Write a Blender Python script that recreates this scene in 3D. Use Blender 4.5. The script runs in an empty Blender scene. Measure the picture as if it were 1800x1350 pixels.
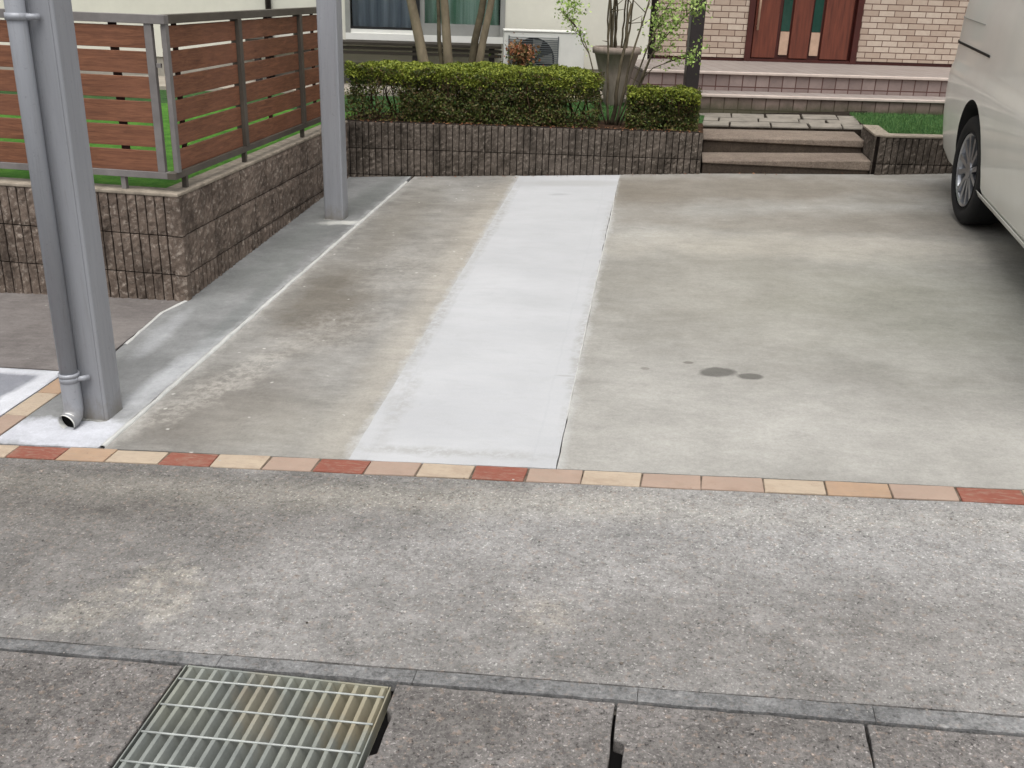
import bpy, bmesh, math, random
from mathutils import Vector, Matrix, noise
random.seed(7)
S = bpy.context.scene
COL = S.collection

# ------------------------------------------------------------------ camera, sky, sun, exposure
cam = bpy.data.cameras.new("camera"); camo = bpy.data.objects.new("camera", cam); COL.objects.link(camo)
cam.sensor_width = 36; cam.sensor_fit = 'HORIZONTAL'; cam.lens = 34.8
cam.clip_start = .05; cam.clip_end = 500
_R = Vector((0.98521078, 0.16856268, 0.03076258)); _D = Vector((0.09106305, -0.36300653, -0.92732614)); _F = Vector((-0.14514557, 0.91641305, -0.37298778))
camo.matrix_world = Matrix(((_R[0], -_D[0], -_F[0], 0), (_R[1], -_D[1], -_F[1], 0), (_R[2], -_D[2], -_F[2], 1.6), (0, 0, 0, 1)))
S.camera = camo
S.render.resolution_x = 1024; S.render.resolution_y = 768

SUN_EL, SUN_AZ = math.radians(68), math.radians(172)      # azimuth clockwise from +Y
w = bpy.data.worlds.new("World"); S.world = w; w.use_nodes = True
nt = w.node_tree
sky = nt.nodes.new('ShaderNodeTexSky'); sky.sky_type = 'NISHITA'; sky.sun_disc = False
sky.sun_elevation = SUN_EL; sky.sun_rotation = SUN_AZ
sky.air_density = 1.0; sky.dust_density = 6.0; sky.ozone_density = 1.0
hs = nt.nodes.new('ShaderNodeHueSaturation'); hs.inputs['Saturation'].default_value = .22
nt.links.new(sky.outputs[0], hs.inputs['Color'])
bg = nt.nodes['Background']; bg.inputs[1].default_value = .15
nt.links.new(hs.outputs[0], bg.inputs[0])
sl = bpy.data.lights.new("sun", 'SUN'); sl.energy = .65; sl.angle = math.radians(45); sl.color = (1, .965, .91)
so = bpy.data.objects.new("sun", sl); COL.objects.link(so); so.location = (4, -4, 8)
sd = Vector((math.sin(SUN_AZ) * math.cos(SUN_EL), math.cos(SUN_AZ) * math.cos(SUN_EL), math.sin(SUN_EL)))
so.rotation_euler = sd.to_track_quat('Z', 'Y').to_euler()
S.view_settings.view_transform = 'Standard'; S.view_settings.look = 'None'
S.view_settings.gamma = 1; S.view_settings.exposure = 0.40
S.view_settings.use_curve_mapping = False

# ------------------------------------------------------------------ helpers
def srgb(r, g, b):
    f = lambda c: (c / 12.92 if c <= .04045 else ((c + .055) / 1.055) ** 2.4)
    return (f(r / 255), f(g / 255), f(b / 255), 1)
def tag(o, label=None, cat=None, group=None, kind=None):
    if label: o['label'] = label
    if cat: o['category'] = cat
    if group: o['group'] = group
    if kind: o['kind'] = kind
    return o
def empty(name, loc=(0, 0, 0), rz=0):
    o = bpy.data.objects.new(name, None); COL.objects.link(o); o.location = loc; o.rotation_euler = (0, 0, rz)
    o.empty_display_size = .1
    return o
def link(name, bm, mat, parent=None, smooth=False):
    me = bpy.data.meshes.new(name); bm.normal_update(); bm.to_mesh(me); bm.free()
    for m in (mat if isinstance(mat, (list, tuple)) else [mat]): me.materials.append(m)
    if smooth:
        for p in me.polygons: p.use_smooth = True
    o = bpy.data.objects.new(name, me); COL.objects.link(o)
    if parent: o.parent = parent
    return o
def bevel(o, wd=.003, seg=2, ang=30):
    m = o.modifiers.new('bevel', 'BEVEL'); m.width = wd; m.segments = seg; m.limit_method = 'ANGLE'; m.angle_limit = math.radians(ang)
    return o
def box(bm, x0, x1, y0, y1, z0, z1, mi=0, M=None):
    vs = [bm.verts.new(Vector(p) if M is None else M @ Vector(p)) for p in
          ((x0, y0, z0), (x1, y0, z0), (x1, y1, z0), (x0, y1, z0), (x0, y0, z1), (x1, y0, z1), (x1, y1, z1), (x0, y1, z1))]
    for q in ((3, 2, 1, 0), (4, 5, 6, 7), (0, 1, 5, 4), (1, 2, 6, 5), (2, 3, 7, 6), (3, 0, 4, 7)):
        f = bm.faces.new([vs[i] for i in q]); f.material_index = mi
def tube(bm, pts, rad, n=10, cap=True):
    pts = [Vector(p) for p in pts]
    if not isinstance(rad, (list, tuple)): rad = [rad] * len(pts)
    rings = []; up = Vector((.31, .12, .94))
    for i, p in enumerate(pts):
        d = (pts[min(i + 1, len(pts) - 1)] - pts[max(i - 1, 0)]).normalized()
        a = d.cross(Vector((1, 0, 0)) if abs(d.x) < .8 else Vector((0, 1, 0))).normalized()
        if i and a.dot(pa) < 0: a = -a
        pa = a; b = d.cross(a)
        rings.append([bm.verts.new(p + (a * math.cos(t) + b * math.sin(t)) * rad[i]) for t in [2 * math.pi * k / n for k in range(n)]])
    for i in range(len(rings) - 1):
        for k in range(n):
            bm.faces.new((rings[i][k], rings[i][(k + 1) % n], rings[i + 1][(k + 1) % n], rings[i + 1][k]))
    if cap:
        bm.faces.new(rings[0][::-1]); bm.faces.new(rings[-1])
def G(x, y): return .06 + .038 * (x + 2.4) + .04 * (y - 4.5)

# ------------------------------------------------------------------ materials
class MT:
    def __init__(s, name, rough=.8, spec=.3, metal=0):
        s.m = bpy.data.materials.new(name); s.m.use_nodes = True; s.t = s.m.node_tree; s.n = s.t.nodes
        s.b = s.n['Principled BSDF']; s.b.inputs['Roughness'].default_value = rough
        s.b.inputs['Specular IOR Level'].default_value = spec; s.b.inputs['Metallic'].default_value = metal
        s.co = None
    def node(s, ty, **kw):
        n = s.n.new(ty)
        for k, v in kw.items(): setattr(n, k, v)
        return n
    def L(s, a, b): s.t.links.new(a, b)
    def coord(s):
        if not s.co: s.co = s.node('ShaderNodeTexCoord')
        return s.co.outputs['Object']
    def noise(s, scale, detail=4, rough=.6, stretch=(1, 1, 1), loc=(0, 0, 0), dist=0):
        mp = s.node('ShaderNodeMapping'); s.L(s.coord(), mp.inputs[0]); mp.inputs['Scale'].default_value = stretch; mp.inputs['Location'].default_value = loc
        t = s.node('ShaderNodeTexNoise'); t.inputs['Scale'].default_value = scale; t.inputs['Detail'].default_value = detail
        t.inputs['Roughness'].default_value = rough; t.inputs['Distortion'].default_value = dist
        s.L(mp.outputs[0], t.inputs['Vector']); return t.outputs['Fac']
    def ramp(s, fac, a, b, c0=0., c1=1.):
        r = s.node('ShaderNodeMapRange'); r.inputs[1].default_value = a; r.inputs[2].default_value = b
        r.inputs[3].default_value = c0; r.inputs[4].default_value = c1
        s.L(fac, r.inputs[0]); return r.outputs[0]
    def math(s, op, a, b):
        r = s.node('ShaderNodeMath', operation=op)
        for i, v in enumerate((a, b)):
            if isinstance(v, (int, float)): r.inputs[i].default_value = v
            else: s.L(v, r.inputs[i])
        return r.outputs[0]
    def mix(s, fac, a, b, mode='MIX'):
        r = s.node('ShaderNodeMix', data_type='RGBA', blend_type=mode)
        if isinstance(fac, (int, float)): r.inputs[0].default_value = fac
        else: s.L(fac, r.inputs[0])
        for i, v in ((6, a), (7, b)):
            if isinstance(v, tuple): r.inputs[i].default_value = v if len(v) == 4 else (*v, 1)
            else: s.L(v, r.inputs[i])
        return r.outputs[2]
    def blob(s, x, y, rx, ry, ang=0, soft=.6, amp=.5, nscale=6, patchy=False):
        mp = s.node('ShaderNodeMapping', vector_type='TEXTURE'); s.L(s.coord(), mp.inputs[0])
        mp.inputs['Location'].default_value = (x, y, 0); mp.inputs['Scale'].default_value = (rx, ry, 1000)
        mp.inputs['Rotation'].default_value = (0, 0, math.radians(ang))
        ln = s.node('ShaderNodeVectorMath', operation='LENGTH'); s.L(mp.outputs[0], ln.inputs[0])
        nz = s.noise(nscale, 5, .65, loc=(x * 3, y * 5, 0))
        d = s.math('ADD', ln.outputs['Value'], s.ramp(nz, 0, 1, -amp * 1.4, amp * 1.4))
        r = s.ramp(d, 1 + soft * .5, 1 - soft * .5)
        if patchy: r = s.math('MULTIPLY', r, s.ramp(s.noise(26, 5, .75, loc=(x, y, 1)), .42, .56, .15, 1))
        return r
    def col(s, c):
        if isinstance(c, tuple): s.b.inputs['Base Color'].default_value = c
        else: s.L(c, s.b.inputs['Base Color'])
    def bump(s, h, dist=.002, strength=1):
        b = s.node('ShaderNodeBump'); b.inputs['Distance'].default_value = dist; b.inputs['Strength'].default_value = strength
        s.L(h, b.inputs['Height']); s.L(b.outputs[0], s.b.inputs['Normal'])

def plain(name, c, rough=.5, spec=.4, metal=0, var=.12, ns=8, bump=0, bs=80, stretch=(1, 1, 1)):
    m = MT(name, rough, spec, metal)
    n = m.noise(ns, 5, .65, stretch)
    d = tuple(v * (1 - var * 2) for v in c[:3]) + (1,); l = tuple(min(1, v * (1 + var)) for v in c[:3]) + (1,)
    m.col(m.mix(m.ramp(n, .3, .7), d, l))
    if bump: m.bump(m.noise(bs, 4, .6, stretch), bump)
    return m.m

def concrete(name, dark, light, speck=.25, grain=260, streak=(3, 14, 1), stk=.35, blobs=(), lightspots=0, bump=.0012, rough=.9, big=1.6, flecks=0, mott=.10, smear=()):
    m = MT(name, rough, .25)
    a = m.noise(big, 6, .62)
    c = m.mix(m.ramp(a, .34, .66), dark, light)
    st = m.noise(2.2, 6, .7, streak, dist=.4)
    c = m.mix(m.ramp(st, .35, .75, 0, stk), c, tuple(v * .62 for v in dark[:3]) + (1,))
    st2 = m.noise(3.1, 6, .7, streak, loc=(5, 3, 0), dist=.3)
    c = m.mix(m.ramp(st2, .5, .8, 0, stk), c, tuple(min(1, v * 1.35) for v in light[:3]) + (1,))
    for (x, y, rx, ry, an, soft, amp, strn, colr, ns) in blobs:
        c = m.mix(m.math('MULTIPLY', m.blob(x, y, rx, ry, an, soft, amp, ns, patchy=(amp >= .8)), strn), c, colr)
    if smear:      # chalky cement smeared along a line x = x0 - k (y - y0)
        sx = m.node('ShaderNodeSeparateXYZ'); m.L(m.coord(), sx.inputs[0])
        for (x0, y0, kk, wd, strn, colr) in smear:
            xx = m.math('ADD', sx.outputs[0], m.math('MULTIPLY', m.math('SUBTRACT', sx.outputs[1], y0), kk))
            dd = m.math('ABSOLUTE', m.math('SUBTRACT', xx, x0), 0)
            dd = m.math('ADD', dd, m.ramp(m.noise(5, 7, .75, (1.5, 1, 1), loc=(x0, 2, 2)), .25, .75, -wd * .9, wd * .9))
            c = m.mix(m.ramp(dd, wd, 0, 0, strn), c, colr)
    g = m.noise(grain, 3, .75)
    gb = m.noise(grain * .38, 4, .75, loc=(2, 2, 2)); gc = m.noise(grain * .09, 5, .75, loc=(7, 1, 3)); gd = m.noise(4.5, 7, .72, (1, 1.8, 1), loc=(3, 8, 1), dist=.5)
    k = m.math('ADD', m.ramp(g, .3, .7, 1 - speck * .8, 1 + speck * .8), m.ramp(gb, .3, .7, -speck * .8, speck * .8))
    k = m.math('ADD', k, m.ramp(gc, .3, .7, -speck * .5, speck * .5)); k = m.math('ADD', k, m.ramp(gd, .3, .7, -mott, mott))
    if flecks:
        f1 = m.noise(125, 2, .6, loc=(1, 6, 2)); f2 = m.noise(100, 2.5, .6, loc=(8, 3, 5))
        k = m.math('ADD', k, m.ramp(f1, .62, .68, 0, flecks * 3.0)); k = m.math('SUBTRACT', k, m.ramp(f2, .58, .70, 0, flecks * 1.6))
        f3 = m.noise(60, 2, .6, loc=(3, 3, 9)); c = m.mix(m.ramp(f3, .58, .68, 0, min(.4, flecks * 1.2)), c, srgb(146, 128, 114))
    vm = m.node('ShaderNodeVectorMath', operation='SCALE'); m.L(c, vm.inputs[0]); m.L(k, vm.inputs['Scale'])
    if lightspots:
        v = m.node('ShaderNodeTexVoronoi'); v.inputs['Scale'].default_value = 9; v.inputs['Randomness'].default_value = 1; m.L(m.coord(), v.inputs['Vector'])
        sp = m.ramp(m.math('ADD', v.outputs['Distance'], m.ramp(m.noise(60, 3), 0, 1, -.08, .08)), .09, .03, 0, lightspots)
        out = m.mix(sp, vm.outputs[0], srgb(215, 212, 205))
    else: out = vm.outputs[0]
    m.col(out)
    m.bump(m.math('ADD', g, m.math('MULTIPLY', gb, 1.5)), bump)
    return m.m

D_dark = srgb(92, 86, 76); LT = srgb(222, 222, 220)
# driveway concrete, beige grey, streaky
m_drive = concrete('driveway concrete', srgb(133, 131, 125), srgb(158, 156, 150), .10, 130, (2.2, 7, 1), .2, blobs=[
    (.3, 7.4, 1.6, .45, 8, .9, .5, .65, srgb(112, 104, 92), 3),
    (1.3, 6.5, 1.3, .28, 5, .9, .6, .45, srgb(116, 108, 96), 3),
    (.8, 5.9, 1.3, .25, 4, .9, .7, .35, srgb(184, 178, 166), 4),
    (-.2, 6.9, .28, .5, 0, .9, .5, .35, srgb(112, 104, 92), 4),
    (.3, 5.2, .7, .9, 0, 1.2, .5, .25, srgb(138, 133, 118), 2),
    (1.4, 4.9, .8, .7, 0, 1.2, .5, .22, srgb(134, 138, 122), 2),
    (.5, 3.4, 1.6, .35, 3, 1.1, .5, .35, srgb(176, 174, 168), 3),
    (.24, 3.93, .075, .05, 10, .35, .3, .8, srgb(86, 84, 80), 14),
    (.372, 3.905, .05, .032, 5, .35, .3, .8, srgb(86, 84, 80), 14),
    (.12, 4.02, .022, .014, 0, .4, .3, .7, srgb(96, 92, 86), 14),
    (-.06, 3.93, .02, .016, 0, .4, .3, .5, srgb(96, 92, 86), 14),
    ], lightspots=0, smear=((-.317, 3.06, .0285, .035, .55, srgb(176, 176, 173)),))
m_drive2 = concrete('driveway concrete stained', srgb(118, 116, 111), srgb(150, 148, 143), .10, 130, (2.2, 8, 1), .34, blobs=[
    (-1.68, 4.55, .22, .55, 12, .9, .6, .75, srgb(98, 92, 82), 4),
    (-1.68, 3.3, .28, .35, -20, .9, .6, .5, srgb(104, 98, 90), 4),
    (-1.75, 6.2, .16, .9, 3, 1.1, .5, .4, srgb(112, 106, 94), 4),
    (-1.15, 4.6, .1, 2.2, 2, 1.2, .4, .45, srgb(178, 172, 160), 4),
    (-1.3, 3.2, .3, .22, 0, 1.2, .5, .35, srgb(166, 162, 152), 4),
    (-1.2, 6.4, .28, 1.1, 0, 1.1, .5, .25, srgb(168, 160, 146), 3),
    (-1.75, 3.6, .1, .45, -16, .8, .8, .45, srgb(182, 178, 170), 9), (-1.5, 4.2, .2, .3, -10, .9, .9, .3, srgb(176, 172, 165), 9), (-1.4, 5.2, .3, .5, 0, .9, .9, .3, srgb(170, 166, 158), 7)], lightspots=.6, mott=.14, smear=((-1.028, 3.0, .0385, .04, .75, srgb(172, 172, 170)), (-1.948, 2.95, .0185, .06, .5, srgb(176, 174, 168))))
# fresh white mortar strip
def mstrip():
    m = MT('fresh white cement', .85, .25)
    a = m.noise(1.7, 5, .6, (1, 1.6, 1)); c = m.mix(m.ramp(a, .35, .7), srgb(172, 173, 174), srgb(183, 184, 185))
    s1 = m.noise(4, 5, .7, (1, 9, 1)); c = m.mix(m.ramp(s1, .5, .8, 0, .35), c, srgb(166, 169, 174))
    c = m.mix(m.math('MULTIPLY', m.blob(-.75, 7.42, .5, .1, 8, .7, .4, 6), .6), c, srgb(160, 160, 158))
    c = m.mix(m.math('MULTIPLY', m.blob(-.82, 7.05, .07, .03, 8, .8, .4, 16), .35), c, srgb(130, 130, 130))
    c = m.mix(m.math('MULTIPLY', m.blob(-.72, 3.44, .3, .22, 0, .5, .4, 4), .3), c, srgb(168, 169, 171))
    c = m.mix(m.math('MULTIPLY', m.blob(-.38, 3.80, .04, .008, 0, .6, .4, 30), .4), c, srgb(140, 138, 132))
    c = m.mix(m.ramp(m.noise(7, 7, .75, (1, 2.5, 1), loc=(1, 5, 0), dist=.6), .5, .75, 0, .3), c, srgb(158, 159, 158))
    for (bx, by, rx, ry, st_) in ((-.35, 4.2, .03, .7, .6), (-.4, 6.2, .03, .6, .5), (-1.07, 4.4, .03, .8, .55), (-1.13, 6.3, .03, .9, .6), (-.7, 3.07, .4, .03, .5), (-.98, 3.4, .035, .3, .4)):
        c = m.mix(m.math('MULTIPLY', m.blob(bx, by, rx, ry, 2, 1.1, .8, 9, patchy=True), st_), c, srgb(146, 144, 138))
    # trowelled bands along both long edges
    sx = m.node('ShaderNodeSeparateXYZ'); m.L(m.coord(), sx.inputs[0])
    for x0, sl_ in ((-.40, .0285), (-.98, .0385)):
        xx = m.math('ADD', sx.outputs[0], m.math('MULTIPLY', m.math('SUBTRACT', sx.outputs[1], 3.03), sl_))
        dd = m.math('ABSOLUTE', m.math('SUBTRACT', m.math('ADD', xx, m.ramp(m.noise(6, 3), 0, 1, -.02, .02)), x0), 0)
        c = m.mix(m.ramp(dd, .006, .002, 0, .16), c, srgb(160, 162, 165))
    g = m.noise(200, 3, .6); vm = m.node('ShaderNodeVectorMath', operation='SCALE'); m.L(c, vm.inputs[0]); m.L(m.ramp(g, .3, .7, .965, 1.03), vm.inputs['Scale'])
    m.col(vm.outputs[0]); m.bump(m.math('ADD', m.math('MULTIPLY', g, .4), a), .0015)
    return m.m
m_strip = mstrip()
m_margin = concrete('grey green margin concrete', srgb(112, 113, 112), srgb(138, 139, 138), .09, 130, (3, 3, 1), .22, blobs=[
    (-2.15, 3.02, .33, .12, 3, .35, .45, .9, srgb(190, 192, 198), 9),
    (-2.02, 3.55, .06, .4, 0, .9, .5, .55, srgb(196, 198, 200), 6),
    (-2.3, 4.05, .05, .28, 6, .8, .5, .4, srgb(176, 178, 180), 7),
    (-2.05, 4.3, .05, .5, 2, .8, .5, .45, srgb(104, 108, 106), 7),
    (-2.1, 5.0, .05, .4, 2, .8, .5, .4, srgb(108, 112, 108), 7),
    (-2.1, 6.1, .14, .05, 10, .7, .6, .8, srgb(196, 196, 190), 12),
    (-2.15, 6.9, .1, .5, 0, .9, .5, .5, srgb(96, 100, 96), 5),
    (-2.25, 5.6, .12, .9, 0, 1.1, .5, .35, srgb(108, 113, 109), 4)], mott=.14, smear=((-1.948, 2.95, .0185, .05, .5, srgb(176, 178, 178)),))
m_ridge = plain('white mortar fillet', srgb(188, 188, 184), .9, .2, var=.08, ns=14, bump=.001)
m_pad = concrete('dark old concrete pad', srgb(104, 99, 96), srgb(124, 119, 116), .12, 140, (3, 9, 1), .5, blobs=[
    (-2.52, 3.85, .08, .3, 0, .9, .5, .35, srgb(140, 134, 128), 6)], lightspots=.2)
m_slabL = concrete('bluish mortar slab', srgb(124, 126, 132), srgb(146, 148, 154), .08, 220, (2, 4, 1), .25, blobs=[
    (-2.53, 3.25, .055, .4, 0, .6, .4, .9, srgb(200, 202, 206), 8), (-3.3, 3.53, 1.0, .035, 0, .7, .4, .85, srgb(196, 198, 202), 8)])
m_apron = concrete('old apron concrete', srgb(110, 108, 105), srgb(144, 142, 139), .3, 130, (2.4, 7, 1), .36, blobs=[
    (-1.36, 2.22, .06, .1, -30, .3, .8, .6, srgb(172, 167, 155), 9),
    (-1.27, 2.13, .08, .1, 10, .4, .8, .5, srgb(166, 161, 150), 9),
    (-1.45, 2.06, .1, .08, 0, .4, .8, .55, srgb(166, 161, 150), 9),
    (-1.28, 2.25, .04, .03, 20, .3, .8, .5, srgb(172, 167, 155), 12),
    (-1.5, 1.98, .12, .04, 0, .4, .8, .45, srgb(164, 160, 150), 12),
    (-.24, 2.22, .08, .08, 40, .8, .8, .45, srgb(160, 152, 138), 10),
    (.75, 2.3, .9, .3, 3, 1.2, .5, .3, srgb(122, 118, 114), 3), (-1.9, 2.45, .8, .5, 3, 1.2, .5, .4, srgb(96, 92, 88), 3),
    (-1.9, 2.6, .9, .2, 3, 1.1, .5, .5, srgb(94, 90, 84), 3),
    (-.9, 2.72, 1.2, .08, 3, 1, .5, .35, srgb(152, 148, 138), 5),
    (.4, 2.83, 1.2, .09, 3, 1, .5, .4, srgb(158, 154, 144), 5),
    (.7, 2.72, 1.1, .3, 3, 1.1, .5, .5, srgb(156, 155, 153), 3),
    (-.5, 2.4, .5, .25, 3, 1.1, .5, .25, srgb(146, 144, 142), 3)], lightspots=.1, bump=.0022, flecks=.28, mott=.15)
m_kerb = concrete('grey kerb concrete', srgb(92, 92, 92), srgb(128, 128, 127), .4, 110, (4, 4, 1), .4, lightspots=.2, bump=.002, flecks=.14)
m_lid = concrete('exposed aggregate gutter lid', srgb(98, 95, 92), srgb(126, 122, 119), .42, 130, (3, 3, 1), .25, lightspots=0, bump=.003, flecks=.36, big=2.5)
m_asph = concrete('road asphalt', srgb(84, 84, 84), srgb(104, 104, 102), .4, 220, (1, 1, 1), .2, bump=.003, flecks=.2)
m_dirt = plain('dark joint dirt', srgb(48, 42, 36), .95, .1, var=.3, ns=30)
m_under = plain('pale gravelly ground', srgb(120, 116, 108), .95, .1, var=.2, ns=12)
def brickm(name, c):
    m = MT(name, .8, .25); a = m.noise(9, 5, .7); cc = m.mix(m.ramp(a, .3, .7), tuple(v * .86 for v in c[:3]) + (1,), c)
    s1 = m.noise(25, 5, .7, (1, 4, 1)); cc = m.mix(m.ramp(s1, .5, .72, 0, .6), cc, srgb(150, 138, 124))
    s3 = m.noise(7, 6, .75, (1, 1.5, 1), loc=(9, 1, 0)); cc = m.mix(m.ramp(s3, .5, .7, 0, .5), cc, srgb(140, 118, 102))
    s2 = m.noise(45, 4, .7, loc=(4, 4, 0)); cc = m.mix(m.ramp(s2, .64, .74, 0, .5), cc, srgb(112, 84, 66))
    m.col(cc); m.bump(m.noise(120, 4), .0015); return m.m
m_bred = brickm('terracotta red brick', srgb(138, 84, 70)); m_bcream = brickm('cream brick', srgb(180, 164, 144))
m_btan = brickm('tan pink brick', srgb(164, 143, 128)); m_borg = brickm('pale orange brick', srgb(170, 144, 120))

def stonem(name, base, lite, darkc, blobs=()):
    m = MT(name, .92, .2)
    a = m.noise(5, 6, .7); c = m.mix(m.ramp(a, .32, .68), darkc, base)
    b = m.noise(38, 5, .75, loc=(3, 1, 0)); c = m.mix(m.ramp(b, .52, .68, 0, .75), c, lite)
    d = m.noise(3.2, 6, .7, (2.2, 2.2, .8), loc=(9, 2, 4)); c = m.mix(m.ramp(d, .5, .66, 0, .7), c, tuple(v * .45 for v in darkc[:3]) + (1,))
    m.col(c); m.bump(m.noise(110, 5, .7), .004); return m.m
m_stone = stonem('rough split block', srgb(126, 112, 101), srgb(176, 165, 153), srgb(86, 75, 67))
m_stoneF = stonem('weathered ribbed block', srgb(104, 95, 87), srgb(146, 136, 126), srgb(66, 60, 53))
m_cap = plain('block coping', srgb(150, 140, 126), .9, .2, var=.2, ns=18, bump=.002)
m_groove = plain('black grime in the joints', srgb(40, 34, 30), .95, .1, var=.3, ns=20)

def woodm(name, stretch):
    m = MT(name, .6, .3)
    a = m.noise(5, 6, .7, stretch, dist=.8); c = m.mix(m.ramp(a, .3, .7), srgb(88, 56, 41), srgb(142, 96, 70))
    b = m.noise(14, 6, .75, stretch, loc=(2, 7, 1)); c = m.mix(m.ramp(b, .48, .72, 0, .55), c, srgb(60, 38, 30))
    d = m.noise(2, 3, .6, loc=(6, 0, 0)); c = m.mix(m.ramp(d, .45, .7, 0, .3), c, srgb(142, 96, 76))
    m.col(c); m.bump(m.noise(20, 5, .7, stretch), .001); return m.m
m_woodx = woodm('brown wood grain board front', (1, 14, 14)); m_woody = woodm('brown wood grain board side', (14, 1, 14))
m_rail = plain('weathered grey aluminium', srgb(122, 118, 116), .45, .4, .0, var=.12)
m_raild = plain('dark bronze aluminium', srgb(84, 78, 70), .5, .4, 0, var=.12)
m_clip = plain('dark brown stile', srgb(52, 30, 24), .7, .3)
def postm(name, c, rough):
    m = MT(name, rough, .45, .12)
    a = m.noise(3, 5, .7, (6, 6, .5)); cc = m.mix(m.ramp(a, .3, .7), tuple(v * .86 for v in c[:3]) + (1,), c)
    b = m.noise(16, 6, .75, (5, 5, .35), loc=(3, 3, 3)); cc = m.mix(m.ramp(b, .55, .75, 0, .45), cc, srgb(118, 114, 108))
    d = m.noise(60, 4, .7, loc=(1, 9, 3)); cc = m.mix(m.ramp(d, .62, .72, 0, .3), cc, srgb(100, 94, 86))
    sx = m.node('ShaderNodeSeparateXYZ'); m.L(m.coord(), sx.inputs[0])
    zz = m.math('ADD', sx.outputs[2], m.ramp(m.noise(14, 5, .7), .2, .8, -.06, .06)); cc = m.mix(m.ramp(zz, .09, .0, 0, .75), cc, srgb(122, 116, 106))  # grime plus painted base shading, stronger towards the foot
    m.col(cc); m.L(m.ramp(b, .3, .8, rough - .08, rough + .25), m.b.inputs['Roughness']); return m.m
m_post = postm('silver grey aluminium post', srgb(152, 154, 159), .45); m_pipe = postm('silver grey downpipe', srgb(160, 163, 169), .4)
m_black = plain('painted cavity shade', srgb(16, 15, 15), .9, .1)  # shade painted as flat black inside the gutter and pipe outlet
m_grate = MT('galvanised grating', .6, .35, .15)
_a = m_grate.noise(6, 5, .7); _c = m_grate.mix(m_grate.ramp(_a, .3, .7), srgb(108, 112, 108), srgb(146, 150, 145))
_c = m_grate.mix(m_grate.math('MULTIPLY', m_grate.blob(.20, .37, .09, .1, 0, .8, .8, 14), .6), _c, srgb(150, 132, 100))
_c = m_grate.mix(m_grate.math('MULTIPLY', m_grate.blob(-.03, .33, .05, .11, 20, .8, .8, 14), .45), _c, srgb(152, 138, 114))
_c = m_grate.mix(m_grate.ramp(m_grate.noise(3, 3, loc=(1, 1, 1)), .4, .7, 0, .5), _c, srgb(160, 160, 138))
m_grate.col(_c); m_grate.bump(m_grate.noise(150, 3), .0008); m_grate = m_grate.m
m_gratel = plain('bright galvanised rod', srgb(168, 172, 168), .5, .4, .2, var=.12, ns=30)

def grassm(name, a, b):
    m = MT(name, .9, .1); n = m.noise(9, 5, .7); g = m.noise(90, 4, .8, (1, 1, 1))
    c = m.mix(m.ramp(n, .35, .65), a, b); c = m.mix(m.ramp(g, .35, .7, 0, .5), c, tuple(v * .5 for v in a[:3]) + (1,))
    m.col(c); m.bump(g, .02); return m.m
m_lawn = grassm('bright green turf', srgb(54, 88, 50), srgb(84, 116, 66))
m_soil = plain('brown garden soil', srgb(74, 56, 44), .95, .1, var=.3, ns=14, bump=.02, bs=30)
def leafm(name, cols, sat=1):
    m = MT(name, .6, .3); g = m.node('ShaderNodeNewGeometry')
    r = m.node('ShaderNodeValToRGB'); r.color_ramp.elements[0].color = cols[0]; r.color_ramp.elements[1].color = cols[-1]
    for i, c in enumerate(cols[1:-1]):
        e = r.color_ramp.elements.new((i + 1) / (len(cols) - 1)); e.color = c
    m.L(g.outputs['Random Per Island'], r.inputs[0]); m.col(r.outputs[0])
    try: m.b.inputs['Transmission Weight'].default_value = 0
    except Exception: pass
    return m.m
m_lnew = leafm('yellow green young leaves', [srgb(78, 94, 32), srgb(116, 128, 42), srgb(144, 150, 58), srgb(92, 106, 36)])
m_lold = leafm('dark hedge leaves', [srgb(44, 58, 26), srgb(72, 88, 36), srgb(98, 108, 48), srgb(92, 66, 44), srgb(44, 58, 28), srgb(120, 112, 76)])
m_lshrub = leafm('pale green shrub leaves', [srgb(110, 140, 62), srgb(150, 176, 92), srgb(176, 194, 120), srgb(92, 118, 52)])
m_ltree = leafm('mid green tree leaves', [srgb(52, 82, 34), srgb(84, 120, 50), srgb(110, 142, 70)])
m_twig = plain('hedge twigs', srgb(78, 62, 48), .9, .1, var=.3, ns=10)
m_bark = plain('pale grey brown bark', srgb(134, 122, 102), .9, .15, var=.25, ns=9, bump=.004, bs=40, stretch=(1, 1, .4))
m_barkd = plain('dark mossy bark', srgb(92, 84, 68), .9, .15, var=.3, ns=9, bump=.004, bs=40)
m_pot = plain('grey brown tall planter', srgb(150, 137, 126), .8, .25, var=.15, ns=6, bump=.002, stretch=(3, 3, .6))
m_orange = leafm('orange flower petals', [srgb(160, 92, 60), srgb(176, 126, 92), srgb(92, 96, 54), srgb(146, 88, 60)])

m_cream = plain('cream wall render', srgb(210, 208, 196), .85, .2, var=.03, ns=5, bump=.001, bs=120)
m_white = plain('white painted metal', srgb(222, 222, 216), .5, .4, var=.03)
m_frame = plain('grey window frame', srgb(150, 150, 146), .4, .4, .2, var=.05)
m_darkframe = plain('black window gasket', srgb(32, 32, 34), .5, .4)
m_glass = MT('window glass', .06, .8); m_glass.b.inputs['Transmission Weight'].default_value = 1.0; m_glass.col((.8, .85, .85, 1)); m_glass = m_glass.m
def curtain(name, a, b, sc):
    m = MT(name, .9, .1); n = m.noise(sc, 4, .6, (1, 1, .06)); m.col(m.mix(m.ramp(n, .35, .65), a, b)); return m.m
m_curtL = curtain('grey blue lace curtain', srgb(116, 124, 138), srgb(170, 176, 186), 9)
m_curtR = curtain('curtain with painted green reflection', srgb(110, 150, 126), srgb(206, 226, 214), 8)  # green reflection in the pane, painted into the curtain colour
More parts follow.
